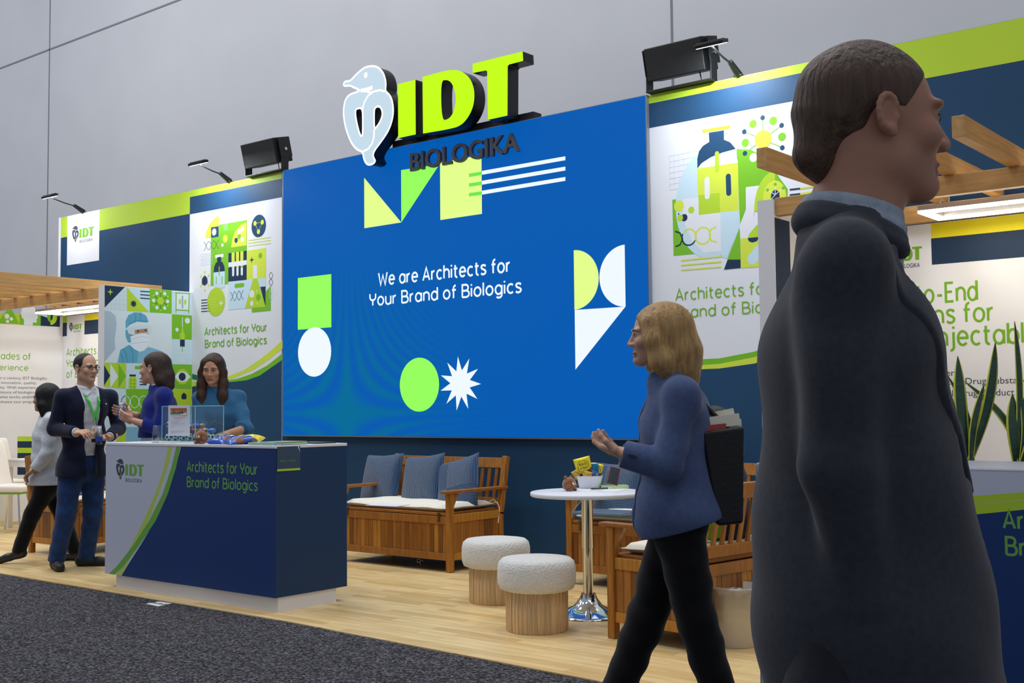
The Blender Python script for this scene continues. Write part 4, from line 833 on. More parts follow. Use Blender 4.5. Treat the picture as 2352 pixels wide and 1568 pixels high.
plant(2225, 'snake plant with yellow-edged leaves, left one in the planter', [(2222, 2197, 818, .020, -.01), (2228, 2283, 785, .017, .02), (2236, 2170, 858, .008, .03), (2232, 2258, 880, .012, -.02)])
plant(2335, 'snake plant with one tall thin leaf at the right picture edge', [(2338, 2327, 738, .010, .01), (2336, 2322, 905, .020, -.01), (2345, 2212, 878, .014, .05), (2350, 2385, 840, .02, .02), (2345, 2338, 890, .010, .015)])
# ================================================================== storage benches
teak = mat('bench_acacia', '#a36a26', .42, noise=.34, nscale=4, stretch=(14, 14, 1.1), spec=.4)
teakh = mat('bench_acacia_rail', '#9c6224', .42, noise=.25, nscale=4, stretch=(1.2, 14, 14), spec=.4)
slm = []
for i, c in enumerate(('#a0682a', '#8d561f', '#b67c2c', '#986022', '#7a4c1c')): slm.append(mat('bench_slat_%s' % 'abcde'[i], c, .42, noise=.22, nscale=4, stretch=(14, 14, 1.1), spec=.4))
dark = mat('bench_inside', '#2a1608', .8); brass = mat('old_brass', '#8c7442', .35, .9)
def slat_panel(b, a0, a1, fix, axis, z0, z1, rnd, n):
    w = (a1-a0)/n
    for i in range(n):
        c0 = a0+i*w+.0012; c1 = a0+(i+1)*w-.0012; o = rnd.uniform(-.001, .001); k = rnd.choice((0, 0, 1, 2, 3, 3, 4))
        if axis == 0: b.box(c0, c1, fix[0]+o, fix[1]+o, z0, z1, k)
        else: b.box(fix[0]+o, fix[1]+o, c0, c1, z0, z1, k)
def bench(label, loc, rz, W=1.22, D=.56, seed=1, back=True):
    t = thing('storage_bench', label, 'bench', loc, rz, 'slatted wooden storage benches'); r = random.Random(seed); w = W/2; d = D/2
    # local: +x along the bench, -y is the front
    for sx in (-1, 1):
        MB().box(sx*w-.024, sx*w+.024, -d-.024, -d+.024, 0, .60).build('leg', teak, t, .004, 2)
        b = MB(); b.bar((sx*w, d, 0), (sx*w, d, .42), .05, .045, 0, (1, 0, 0)); b.bar((sx*w, d, .40), (sx*w, d+.09, .86), .05, .045, 0, (1, 0, 0)); b.build('leg', teak, t, .004, 2)
        a = MB(); a.box(sx*w-.033, sx*w+.033, -d-.075, d+.075, .60, .624); a.build('armrest', teakh, t, .006, 2)
        MB().prism([(0, 0), (.07, 0), (.012, -.1), (0, -.1)], (sx*w-.012, -d+.024, .60), (0, 1, 0), (0, 0, 1), (1, 0, 0), 0, .024).build('arm_bracket', teak, t)
        p = MB(); p.box(sx*w-.014, sx*w+.014, -d+.025, d-.025, .09, .145, 2); p.box(sx*w-.014, sx*w+.014, -d+.025, d-.025, .375, .435, 2); slat_panel(p, -d+.025, d-.025, (sx*w-.008, sx*w+.008), 1, .145, .375, r, 9); p.box(sx*w-.006, sx*w+.006, -d+.025, d-.025, .12, .40, 1); p.build('side_panel', slm, t, .0015, 1)
    for y, nm in ((-d, 'front_panel'), (d, 'back_panel')):
        p = MB(); p.box(-w+.024, w-.024, y-.014, y+.014, .09, .145, 0); p.box(-w+.024, w-.024, y-.014, y+.014, .365, .425, 0); slat_panel(p, -w+.024, w-.024, (y-.008, y+.008), 0, .145, .365, r, 26); p.build(nm, slm, t, .0015, 1)
    MB().box(-w+.026, w-.026, -d-.012, d-.01, .43, .452).build('lid', teakh, t, .004, 2); MB().box(-w+.02, w-.02, -d+.02, d-.02, .088, .10).build('box_floor', dark, t)
    for sx in (-.42, .42):
        k = MB(); k.box(sx*W-.012, sx*W+.012, -d-.022, -d-.012, .425, .452); k.box(sx*W-.009, sx*W+.009, -d-.02, -d-.014, .385, .425); k.cyl((sx*W, -d-.026, .392), (sx*W, -d-.012, .392), .011, n=10); k.build('latch', brass, t)
    ba = MB(); u = nrm(V(0, .09, .46)); nn = nrm(np.cross(u, (1, 0, 0)))
    def on(z): return V(0, d+.09*(z-.40)/.46, z)
    for z, h in ((.805, .042), (.495, .032)): ba.obox(on(z), (w-.025, h, .012), ((1, 0, 0), u, nn), 0)
    for i in range(15):
        x = -w+.08+i*(W-.16)/14; c = on(.65); ba.obox(c+V(x, 0, 0), (.016, .135, .007), ((1, 0, 0), u, nn), r.choice((0, 1, 3)))
    ba.build('backrest', slm, t, .002, 1)
    return t
def cushion(label, bt, loc, rz, W, D, ties=True, group=None):
    t = thing('seat_cushion', label, 'cushion', loc, rz, group); w = W/2; d = D/2; m = MB(); n = 18; P = []; 
    for s in (1, -1):
        for i in range(n+1):
            for j in range(n+1):
                u = -1+2*i/n; v = -1+2*j/n; e = max(abs(u), abs(v)); P.append((w*u*(1 if e < .99 else 1.0), d*v, .03+s*.03*(1-e**22)**.4+(.003*math.sin(u*9+v*4) if s > 0 else 0)))
    q = (n+1)**2; F = []
    for i in range(n):
        for j in range(n): a = i*(n+1)+j; F.append((a, a+n+1, a+n+2, a+1)); F.append((q+a, q+a+1, q+a+n+2, q+a+n+1))
    mesh_obj('pad', P, F, mat('cushion_cream', '#ece7d8', .85, bump=.15, bscale=160), 0 if False else None, t, True)
    if ties:
        for sx in (-1, 1):
            mm = MB(); mm.tube([(sx*(w-.02), d-.01, .03), (sx*(w+.03), d+.005, .045), (sx*(w+.05), d+.01, .0), (sx*(w+.052), d-.01, -.12)], .0045, 6); mm.tube([(sx*(w-.03), d-.02, .05), (sx*(w+.0), d, .065), (sx*(w+.035), d+.005, .03)], .004, 6); mm.build('tie', mat('cushion_tie', '#e6dfca', .9), t)
    return t
cord = [mat('corduroy_blue', '#24527f', .8, wave=(26, 'X', .9, .15), sheen=.4), mat('corduroy_blue_flat', '#24527f', .8, wave=(26, 'Y', .9, .15), sheen=.4)]
def pillow(label, loc, rot, size=.45, mats=None, group=None, patch=False):
    t = thing('throw_pillow', label, 'pillow', loc, 0, group); t.rotation_euler = rot; n = 22; P = []; F = []; mi = []; h = size/2
    for s in (1, -1):
        for i in range(n+1):
            for j in range(n+1):
                u = -1+2*i/n; v = -1+2*j/n; pin = 1-.07*(1-abs(u)**2)*(abs(v)**3)-.0; pin2 = 1-.07*(1-abs(v)**2)*(abs(u)**3)
                th = .075*((1-u*u)**.45)*((1-v*v)**.45); P.append((h*u*pin2+.0, h*v*pin, s*th+.004*math.sin(7*u+5*v)*(1-abs(u))))
    q = (n+1)**2
    for i in range(n):
        for j in range(n):
            a = i*(n+1)+j; F.append((a, a+n+1, a+n+2, a+1)); F.append((q+a, q+a+1, q+a+n+2, q+a+n+1)); k = 0
            if patch: k = 1 if ((i < 8) != (j < 9)) else 0
            mi += [k, k]
    mesh_obj('cover', P, F, mats or cord, mi, t, True)
    return t
# bench against the wall, left of the stools
bL = onz(1034, 1315); B1 = V(bL[0]-.61, bL[1]+.30, 0)
bench('slatted wooden bench with three blue pillows, below the screen behind the counter', (B1[0], B1[1], 0), 0, 1.22, .60, 3)
cushion('cream seat cushion on the bench with three blue pillows', 0, (B1[0], B1[1]-.01, .452), 0, 1.14, .57)
def lean(px, py, y, tilt, roll, label, patch=False, z=None):
    c = ony(px, py, y); pillow(label, c, (math.radians(tilt), math.radians(roll), 0), .45, None, 'blue corduroy pillows', patch)
yb = B1[1]+.20
lean(876, 1100, yb-.02, 74, -3, 'blue corduroy pillow, left of three on the screen-side bench')
lean(970, 1104, yb-.05, 74, -6, 'blue corduroy pillow, middle of three on the screen-side bench')
lean(1052, 1112, yb-.08, 72, -14, 'blue patchwork corduroy pillow beside the right arm of its bench', True)
pp = onz(890, 1160, .506); m = MB().box(-.15, .15, -.09, .09, 0, .004).build('paper_sheet', mat('paper', '#dfe2ec', .7), None); m.location = tuple(pp); m.rotation_euler = (0, 0, .15); tag(m, 'white paper lying on the cream cushion of the pillow bench', 'paper')
# toy football under that bench
fb = onz(946, 1288, .04); fb[1] = max(fb[1], B1[1]-.1); fb = V(fb[0], fb[1], .035)
# bench behind the bar table, mostly hidden
b2 = onz(1312, 1340); B2 = V(b2[0]+.61, b2[1]+.30, 0)
bench('slatted wooden bench against the navy wall behind the bar table', (B2[0], B2[1], 0), 0, 1.22, .60, 5)
cushion('cream seat cushion on the bench behind the bar table', 0, (B2[0], B2[1]-.01, .452), 0, 1.14, .57)
lean(1412, 1130, B2[1]+.15, 74, 0, 'blue corduroy pillow on the bench behind the bar table', True)
lp = onz(1395, 1180, .512); m = MB(); m.box(-.2, .2, -.14, .14, 0, .02); lt = m.build('laptop', mat('laptop_grey', '#6f8296', .35, .4), None, .006, 2); lt.location = tuple(lp); lt.rotation_euler = (0, 0, .1); tag(lt, 'closed grey slab lying on the cushion behind the bar table', 'laptop')
# bench seen from its end and back, right of the bar table
f3 = onz(1410, 1465); k3 = onz(1590, 1498); ang = math.atan2(f3[1]-k3[1], f3[0]-k3[0])   # direction back -> front
dirf = nrm(f3-k3); along = V(-dirf[1]*-1, dirf[0]*-1, 0); along = along if along[1] > 0 else -along
D3 = float(np.linalg.norm(f3-k3)); c3 = (f3+k3)/2+along*.61
rz3 = math.atan2(-dirf[0]*-1, dirf[1]*-1); rz3 = math.atan2(dirf[0], -dirf[1])
bench('slatted wooden bench seen from its back, occupied by seated person', (c3[0], c3[1], 0), rz3, 1.22, D3, 9)
cushion('cream seat cushion under the seated person', 0, (c3[0]+dirf[0]*.0, c3[1], .452), rz3, 1.14, D3-.03)
pc = c3+along*-.30-dirf*.13; pillow('bright green pillow leaning inside the back of the near bench', (pc[0], pc[1], .715), (math.radians(76), 0, rz3), .42, [mat('pillow_green', '#7fc31c', .8, wave=(20, 'X', .5)), mat('pillow_green2', '#8fd028', .8)])
# bench in the left pod, end towards us
bl = onz(73, 1268); BLc = V(bl[0]+.29, bl[1]+.61, 0)
bench('slatted wooden bench behind the standing man in navy blazer', (BLc[0], BLc[1], 0), math.radians(90), 1.22, .58, 12)
cushion('cream seat cushion on the bench behind the standing man', 0, (BLc[0], BLc[1], .452), math.radians(90), 1.14, .55)
pillow('green patterned pillow on the bench behind the standing man', (BLc[0]-.12, BLc[1]+.25, .71), (math.radians(76), 0, math.radians(90)), .42, [mat('pillow_green', '#fff'), mat('pillow_green2', '#fff')])
pillow('blue corduroy pillow lying at the near end of the left bench', (BLc[0]-.10, BLc[1]-.30, .60), (math.radians(20), math.radians(8), .3), .42, None, None)
# ================================================================== boucle stools
bouc = mat('boucle_white', '#e6e6e2', .95, noise=.06, nscale=90, bump=1.0, bscale=110, sheen=.3); pine = mat('stool_pine', '#d8b98d', .5, noise=.22, nscale=3, stretch=(16, 16, .8))
pinef = mat('stool_flute', '#cfae80', .5, noise=.25, nscale=3, stretch=(16, 16, .8))
def stool(label, loc, k=1.0):
    t = thing('boucle_stool', label, 'stool', loc, 0, 'round white boucle stools'); R = .172*k; n = 72; P = []; F = []
    b = MB(); prof = [(R*.985, 0), (R, .004), (R, .226*k), (R*.9, .23*k)]
    b.lathe(prof, n=60); b.build('base', pine, t)
    fl = MB()
    for i in range(40): a = 2*math.pi*i/40; fl.cyl((R*.995*math.cos(a), R*.995*math.sin(a), .003), (R*.995*math.cos(a), R*.995*math.sin(a), .224*k), .0065, n=6)
    fl.build('fluting', pinef, t)
    S = .222*k; z = .224*k; h = .178*k
    MB().lathe([(.001, z), (S*.80, z), (S*.95, z+.012), (S, z+.045), (S*1.005, z+h*.5), (S, z+h-.05), (S*.965, z+h-.018), (S*.87, z+h), (S*.6, z+h+.008), (.001, z+h+.011)], n=64).build('seat', bouc, t)
    return t
sd = nrm(V(ray(1234, 1459)[0], ray(1234, 1459)[1], 0))
s1 = onz(1234, 1459)+sd*.172; stool('white boucle stool on pine base, nearer of two by the bar table', s1)
s2 = onz(1138, 1391)+sd*.172; stool('white boucle stool on pine base, farther of two by the bar table', s2)
stool('white boucle stool just showing behind the left end of the counter', (-8.02, 5.86, 0))
# ================================================================== bar table and what is on it
tb = onz(1352, 1412); TBL = thing('bar_table', 'round white bar table on chrome pedestal with snacks', 'table', tb)
TZ = ony(1343, 1128, tb[1])[2]; TR = .345
MB().lathe([(.001, TZ-.026), (TR-.006, TZ-.026), (TR, TZ-.02), (TR, TZ-.004), (TR-.005, TZ), (.001, TZ)], n=72).build('tabletop', mat('table_white', '#e6e8f0', .35, spec=.4), TBL)
MB().lathe([(.225, 0), (.225, .006), (.20, .014), (.14, .032), (.085, .06), (.055, .10), (.045, .125), (.045, .13)], n=56).build('base', chrome, TBL)
MB().lathe([(.030, .12), (.030, .40), (.034, .402), (.034, TZ-.05), (.07, TZ-.045), (.07, TZ-.027)], n=36).build('column', chrome, TBL)
MB().tube([(-.03, -.01, TZ-.05), (-.08, -.04, TZ-.12), (-.085, -.045, TZ-.16)], .004, 6).build('lever', chrome, TBL)
# ------------------------------------------------------------------ small things on the bar table
def tpt(px, py): return onz(px, py, TZ)
bc = tpt(1354, 1120); t = thing('snack_bowl', 'white snack bowl on the bar table filled with yellow bags', 'bowl', bc-V(0, 0, .001))
wb_ = mat('bowl_white', '#e2e4ee', .3, spec=.5); P = []; n = 40
def sq(a, r): c, s = math.cos(a), math.sin(a); k = (abs(c)**4+abs(s)**4)**-.25; return r*c*k, r*s*k
rings = [(.060, 0), (.065, .004), (.083, .076), (.084, .079), (.081, .079), (.078, .075), (.060, .008), (.001, .008)]
for r, z in rings:
    for i in range(n): x, y = sq(2*math.pi*i/n, r); P.append((x, y, z))
mesh_obj('shell', P, [(j*n+i, j*n+(i+1) % n, (j+1)*n+(i+1) % n, (j+1)*n+i) for j in range(len(rings)-1) for i in range(n)]+[tuple(range(n))[::-1]], wb_, None, t, True); t.rotation_euler = (0, 0, .66)
yb_ = mat('bag_yellow', '#f2dc12', .28, .1, bump=.3, bscale=25, coat=.4); bb_ = mat('bag_blue', '#1f4fb0', .28, .1, bump=.3, bscale=25, coat=.4); pz = mat('bag_pretzels', '#7a4a22', .5, noise=.6, nscale=60); ink = mat('bag_ink', '#23281c', .5); gold_ = mat('bag_gold', '#b89a3a', .3, .3, bump=.4, bscale=30)
def snack_bag(label, loc, rot, w, h, kind, group=None, text=None):
    t = thing('snack_bag', label, 'snack bag', loc, 0, group); t.rotation_euler = rot; n = 26; P = []; F = []; mi = []; r = random.Random(int(abs(loc[0])*1000) % 997)
    for s in (1, -1):
        for i in range(n+1):
            for j in range(n+1):
                u = -1+2*i/n; v = -1+2*j/n; th = w*.17*max(0, (1-u*u))**.5*max(0, 1-abs(v)**6)**.6; P.append((w/2*u*(1-.05*(1-v*v)), s*(-1)*(th+.0008)+.003*math.sin(9*u+7*v+r.random()*.6)*(1-abs(v)), h/2*v))
    q = (n+1)**2
    for i in range(n):
        for j in range(n):
            a = i*(n+1)+j; F.append((a, a+n+1, a+n+2, a+1)); F.append((q+a, q+a+1, q+a+n+2, q+a+n+1)); fr_ = j/n; lo = (fr_ < .12+.35*i/n) if kind != 'blue' else (.25 < fr_ < .55 and i > 16)
            k = 1 if lo else 0; mi += [k, k]
    body = mesh_obj('pouch', P, F, [bb_ if kind == 'blue' else (gold_ if kind == 'gold' else yb_), pz if kind != 'gold' else ink], mi, t, True)
    if kind == 'blue':
        y2 = w*.17+.002; mesh_obj('label_band', [(-w*.36, -w*.155, h*.12), (w*.36, -w*.155, h*.16), (w*.34, -w*.150, h*.34), (-w*.36, -w*.150, h*.30)], [(0, 1, 2, 3)], yb_, None, t)
    if text:
        for k, ln in enumerate(text):
            vs, fs, ns = font_mesh(ln, 1, 0, .015, 'CENTER'); mw_ = max(v[0] for v in vs)-min(v[0] for v in vs); sc = w*.46/mw_
            mesh_obj('lettering', [(v[0]*sc, -w*.18-.0015, h*(.16-.17*k)+v[1]*sc*.95) for v in vs], fs, ink, None, t)
        f = MB(); L = arc(0, 0, w*.32, h*.24, 0, 360, 8); L = [(-w*.32, -h*.13), (-w*.16, -h*.2), (w*.16, -h*.2), (w*.32, -h*.13), (w*.32, h*.22), (w*.14, h*.32), (-w*.14, h*.32), (-w*.32, h*.22)]
        f.tube([(x, -w*.178+abs(x)*.12, z+h*.04) for x, z in L+L[:1]], .0012, 5); f.build('badge_outline', ink, t)
    return t
cf = math.atan2(-bc[1], -bc[0])+math.pi/2      # turns a bag's face (-y) towards the aisle
cz = float(bc[2])
def tp(px, py, off=0.0): return dep(px, py, float(np.dot(bc-CAM, _F))+off)
snack_bag('largest yellow pretzel bag with boxed lettering, leaning left in the bowl', tp(1341, 1074), (math.radians(8), math.radians(-14), cf), .108, .135, 'yel', 'snack bags in the bowl', ('ROLD', 'GOLD'))
snack_bag('small yellow snack bag at the right side of the bowl', tp(1370, 1082, .02), (math.radians(4), math.radians(12), cf), .075, .10, 'yel', 'snack bags in the bowl', ('GOLD',))
snack_bag('crumpled gold snack bag low at the left rim of the bowl', tp(1327, 1090, -.01), (math.radians(-18), math.radians(-30), cf+.3), .06, .07, 'gold', 'snack bags in the bowl')
snack_bag('gold snack bag low in the middle of the bowl front', tp(1349, 1092, -.035), (math.radians(-25), math.radians(15), cf), .06, .06, 'gold', 'snack bags in the bowl')
snack_bag('small blue snack bag tucked low at right of the bowl', tp(1364, 1092, -.02), (math.radians(-10), math.radians(25), cf), .055, .06, 'blue', 'snack bags in the bowl')
cc = tp(1367, 1080, .05); cc[2] = TZ+.009+.0; t = thing('drink_can', 'blue drink can with silver top standing in the bowl', 'can', (bc[0]+.02, bc[1]+.03, TZ+.009))
MB().lathe([(.024, 0), (.029, .008), (.029, .13), (.025, .142)], n=24).build('body', mat('can_blue', '#2f86b0', .25, .7), t); MB().lathe([(.025, .142), (.026, .148), (.022, .146), (.001, .144)], n=24).build('lid', chrome, t)
# ------------------------------------------------------------------ plush bears (plain brown toys)
fur = mat('plush_brown', '#8a5230', .95, noise=.2, nscale=60, bump=.7, bscale=120, sheen=.5); muz = mat('plush_cream', '#e9e2c4', .9); nos = mat('plush_nose', '#1a1512', .5)
def bear(label, loc, rz, k=1.0):
    t = thing('plush_bear', label, 'toy', loc, rz); t.scale = (k, k, k); m = MB()
    S = SDF(.0035); S.ell(V(0, 0, .043), (.042, .046, .044)); S.ell(V(.008, 0, .052), (.034, .04, .036))
    for s in (-1, 1):
        S.ell(V(-.006, s*.028, .090), (.008, .012, .013), k=.006); S.ell(V(.03, s*.024, .010), (.018, .012, .010), k=.006); S.ell(V(.03, s*.038, .035), (.012, .008, .010), k=.006)
    S.ell(V(-.045, 0, .02), (.01, .01, .01), k=.008); v, f = S.mesh(); mesh_obj('body', v, f, fur, None, t, True)
    z = MB().ball((.036, 0, .050), (.013, .021, .015), 0).build('muzzle', muz, t); MB().ball((.049, 0, .055), (.004, .005, .004)).build('nose', nos, z)
    e = MB()
    for s in (-1, 1): e.ball((.037, s*.021, .066), .0033)
    e.build('eyes', nos, t)
# ------------------------------------------------------------------ rest of the bar table
nb = tpt(1410, 1120); t = thing('notebook', 'lime green notebook on the bar table under the phone', 'notebook', nb, 0.75)
MB().box(-.085, .085, -.06, .06, .002, .014).build('pages', mat('paper_cream', '#e9e6d2', .8), t)
b = MB(); b.box(-.088, .088, -.063, .063, 0, .0018); b.box(-.088, .088, -.063, .063, .0142, .016); b.build('cover', mat('notebook_lime', '#8fd04a', .45), t, .001, 1)
m = MB().box(-.06, .06, -.09, .09, 0, .003).build('leaflet', mat('paper', '#fff'), None); pl_ = tpt(1405, 1126); m.location = (pl_[0]+.02, pl_[1]-.03, TZ); m.rotation_euler = (0, 0, .2); tag(m, 'white leaflet lying at the near edge of the bar table', 'paper')
p0 = tpt(1358, 1126); p1 = tpt(1412, 1124); t = thing('pen', 'dark silver-tipped pen lying in front of the bowl', 'pen', p0); d = (p1-p0); d[2] = 0; L = nrm(d)*.13
MB().cyl((0, 0, .0105), tuple(L*.86+V(0, 0, .0105)), .0055, n=12).build('barrel', mat('pen_dark', '#3a3d40', .35), t); MB().cyl(tuple(L*.86+V(0, 0, .0105)), tuple(L+V(0, 0, .0105)), .005, .0015, n=12).build('tip', chrome, t)
ph = dep(1413, 1099, float(np.dot(nb-CAM, _F))-.02); t = thing('phone', 'dark phone in red-edged case propped on the green notebook', 'phone', (nb[0], nb[1], TZ+.0165)); q_ = math.radians(58)
ux = nrm(V(_R[0], _R[1], 0)*.93+V(0, 0, -.26)); fx = nrm(V(-_F[0], -_F[1], .55)); uy = nrm(np.cross(fx, ux)); fx = np.cross(ux, uy); hc = V(0, 0, .060)
bd = MB().obox(hc, (.036, .060, .0045), (ux, uy, fx)).build('case', mat('phone_red', '#8f2a2e', .4), t, .004, 2)
MB().obox(hc+fx*.005, (.031, .055, .0006), (ux, uy, fx)).build('glass', mat('phone_screen', '#0d1d2c', .1, coat=.6), bd)
bear('brown plush bear sitting on the bar table left of the bowl', tpt(1307, 1127), -.1, .92)
# ------------------------------------------------------------------ on the reception counter
def cpt(px, Y): p = ony(px, 1010, Y); return V(p[0], Y, CZ1)
ax0 = cpt(372, 4.80); ax1 = cpt(448, 4.80)
AW = float(ax1[0]-ax0[0]); AD = .235; AH = .245
bk = thing('acrylic_box', 'clear acrylic box of footballs and candy with paper notice', 'display box', (ax0[0]+AW/2, 4.80+AD/2, CZ1+.0125)); a2 = AW/2; d2 = AD/2
MB().box(ax0[0]-.03, ax1[0]+.05, 4.775, 4.80+AD+.03, CZ1+.0005, CZ1+.012).build('tray_board', mat('tray_cream', '#e8e4d6', .6), None, .002, 1); tag(COL.objects[-1], 'cream board lying under the clear acrylic box', 'board')
acr = glass('acrylic', '#e9f6fa', .93, .02); acre = mat('acrylic_edge', '#9fd8e4', .1, alpha=.55, spec=.8)
for nm, bx in (('pane', (-a2, a2, -d2, -d2+.003, 0, AH)), ('pane', (-a2, a2, d2-.003, d2, 0, AH)), ('pane', (-a2, -a2+.003, -d2+.004, d2-.004, 0, AH)), ('pane', (a2-.003, a2, -d2+.004, d2-.004, 0, AH)), ('base', (-a2+.004, a2-.004, -d2+.004, d2-.004, .0, .003))):
    MB().box(*bx).build(nm, acr, bk)
e = MB()
for sx in (-1, 1):
    for sy in (-1, 1): e.box(sx*a2-.0025, sx*a2+.0025, sy*d2-.0025, sy*d2+.0025, 0, AH)
    e.box(sx*a2-.0022, sx*a2+.0022, -d2, d2, AH-.004, AH+.001)
for sy in (-1, 1): e.box(-a2, a2, sy*d2-.0022, sy*d2+.0022, AH-.004, AH+.001)
e.build('edge_strip', acre, bk)
nt_ = thing('notice_sheet', 'white printed notice with skyline picture on the acrylic box', 'notice', (bk.location.x-.005, 4.80-.006, CZ1+.03))
g = G((0, 4.80-.0085, 0), X3, Z3, off=0.0, step=.0002); T9 = lambda x, y: (360+x/12.064, 900+y/12.064); g.T = T9
a = g.pt(318, 372); b = g.pt(912, 1218); NZ = (max(b[1], CZ1+.016), a[1])
MB().box(a[0], b[0], 4.80-.0075, 4.80-.0065, NZ[0], NZ[1]).build('sheet', mat('paper', '#fff'), nt_, world=True)
g.O = V(0, 4.80-.0078, 0); g.d = 0
g.rect(380, 450, 835, 590, 'orange'); g.rect(380, 450, 835, 500, 'red'); g.rect(380, 565, 835, 610, 'bluegrey')
for x, h in ((450, 75), (470, 50), (500, 60), (570, 45), (620, 55), (650, 50), (690, 70), (712, 75), (790, 70), (760, 40)): g.rect(x, 580-h, x+14, 580, 'grey')
g.poly([(380, 600), (500, 640), (640, 620), (750, 590), (835, 545), (835, 640), (380, 640)], 'white'); g.line([(380, 608), (500, 637), (640, 620), (750, 588), (835, 545)], 6, 'green'); g.build('picture', nt_)
for y_, x0_, x1_, k in ((700, 450, 795, 'orange'), (737, 500, 715, 'orange'), (808, 405, 655, 'mist2'), (842, 405, 600, 'mist2'), (876, 405, 780, 'mist2'), (960, 385, 505, 'mist2'), (1080, 385, 785, 'mist2'), (1106, 385, 700, 'mist2'), (1135, 385, 530, 'mist2')): g.line([(x0_, y_), (x1_, y_-2)], 5, k)
g.build('text_lines', nt_)
# contents of the box
wh = mat('football_white', '#e8e8ee', .5); bkk = mat('football_black', '#1a1a20', .5)
def football(label, loc, r, seed, group='toy footballs'):
    bm = bmesh.new(); bmesh.ops.create_icosphere(bm, subdivisions=4, radius=r); ph_ = (1+5**.5)/2
    ico = [nrm(v) for v in [(0, s, u*ph_) for s in (-1, 1) for u in (-1, 1)]+[(s, u*ph_, 0) for s in (-1, 1) for u in (-1, 1)]+[(u*ph_, 0, s) for s in (-1, 1) for u in (-1, 1)]]
    rr = Matrix.Rotation(seed*1.3, 3, 'X') @ Matrix.Rotation(seed*.7+.4, 3, 'Z'); A = np.array([rr @ Vector(tuple(v)) for v in ico])
    me = bpy.data.meshes.new('football'); me.materials.append(wh); me.materials.append(bkk)
    for f in bm.faces:
        c = np.array(f.calc_center_median()); c = c/np.linalg.norm(c); f.material_index = 1 if (A@c).max() > .93 else 0; f.smooth = True
    bm.to_mesh(me); bm.free(); o = bpy.data.objects.new('football', me); COL.objects.link(o); o.location = tuple(loc); return tag(o, label, 'toy ball', group)
bx_, by_, bz_ = bk.location; names = ['at the front left', 'second from left', 'in the middle', 'fourth from left', 'at the front right']
for i in range(5): football('small white and black football in the acrylic box, '+names[i]+' bottom', (bx_-a2+.030+i*(AW-.06)/4, by_-d2+.034, bz_+.0285), .0255, i+1)
for i in range(4): football('white and black football in back row of the acrylic box, %s from left' % ('first', 'second', 'third', 'last')[i], (bx_-a2+.034+i*(AW-.07)/3, by_+.045, bz_+.0285), .0255, i+9, None)
football('small white football on top of the heap at left in the acrylic box', (bx_-a2+.034, by_-d2+.045, bz_+.116), .027, 4, None)
can = [mat('candy_gold', '#d9b62a', .25, .5, bump=.5, bscale=40), mat('candy_red', '#b03a22', .3, .3, bump=.5, bscale=40), mat('candy_silver', '#a9b4bc', .25, .7, bump=.6, bscale=50), mat('candy_orange', '#c9762a', .3, .3, bump=.5, bscale=40), mat('candy_blue', '#3f6fb8', .3, .3, bump=.5, bscale=40)]
r_ = random.Random(5); kn = ['gold', 'red', 'silver', 'orange', 'blue']; sl_ = ['left', 'left centre', 'centre', 'right centre', 'right']
for i in range(17):
    up_ = i >= 10; q_i = i-10 if up_ else i; n_c = 4 if up_ else 5; k = q_i % n_c; lay = q_i//n_c
    if up_ and q_i == 0: continue
    x_ = bx_-a2+(.036+k*(AW-.072)/4 if not up_ else .062+k*(AW-.124)/3); c = V(x_, by_+(-.055 if lay == 0 else .045), bz_+(.071 if not up_ else .103)); o = MB(); o.ball((0, 0, 0), (.032, .026, .018), n=10, k=8); kk = (k*2+lay+(3 if up_ else 0)) % 5
    w = o.build('candy_bag', can[kk]); w.location = tuple(c); w.rotation_euler = ((r_.random()-.5)*.6, (r_.random()-.5)*.6, r_.random()*3); tag(w, '%s wrapped candy bag at %s of the %s %s row in acrylic box' % (kn[kk], sl_[k], ('front', 'back')[lay], 'upper' if up_ else 'lower'), 'candy bag', 'candy bags in the acrylic box')
# drinking cup, bear, chip bags, brochures
cp = cpt(361, 4.79); t = thing('plastic_cup', 'clear plastic cup turned over left of the acrylic box', 'cup', cp)
MB().lathe([(.036, .001), (.0375, .003), (.028, .118), (.027, .121), (.001, .121)], n=32).build('wall', glass('cup_plastic', '#e6ecf2', .72, .05), t); MB().lathe([(.036, .0008), (.039, .0015), (.039, .005), (.036, .006)], n=32).build('rim', acre, t)
bear('brown plush bear on the counter in front of the acrylic box', cpt(463, 4.755)-V(0, 0, 0), math.atan2(-1, .3)+.05, .98)
for i, (px, dy, rzz, lb) in enumerate(((512, .02, .2, 'blue and yellow chip bag lying at left on the counter'), (548, .0, -.3, 'blue and yellow chip bag lying in the middle of the counter'), (572, .10, .35, 'yellow chip bag lying behind the blue ones on the counter'))):
    c = cpt(px, 4.80+dy); snack_bag(lb, (c[0], c[1], CZ1+.026), (math.radians(-78), math.radians(4), rzz), .15, .17, 'blue' if i < 2 else 'yel', 'chip bags on the counter')
b0 = cpt(628, 4.80); t = thing('brochure_stack', 'stack of pale green brochures at the right end of the counter', 'brochures', (b0[0]-.04, 4.82, CZ1))
for i in range(3): MB().box(-.12+.004*i, .12, -.1, .1-.003*i, .001+.006*i, .0055+.006*i).build('bundle', (mat('brochure_green', '#a9cfa9', .5), mat('brochure_teal', '#a9cdd6', .45))[i % 2], t)
t = thing('brochure_stack', 'fanned stack of grey white brochures on the counter corner', 'brochures', (CX1-.13, 4.86, CZ1), .1)
for i in range(4): MB().box(-.11+.006*i, .11-.003*i, -.12+.004*i, .12, .001+.0055*i, .005+.0055*i).build('bundle', (mat('brochure_grey', '#9aa1ab', .5), mat('brochure_white', '#d8e6ee', .4), mat('brochure_lime', '#8ed24a', .4))[(i+ (0 if i < 3 else 0)) % 3], t)
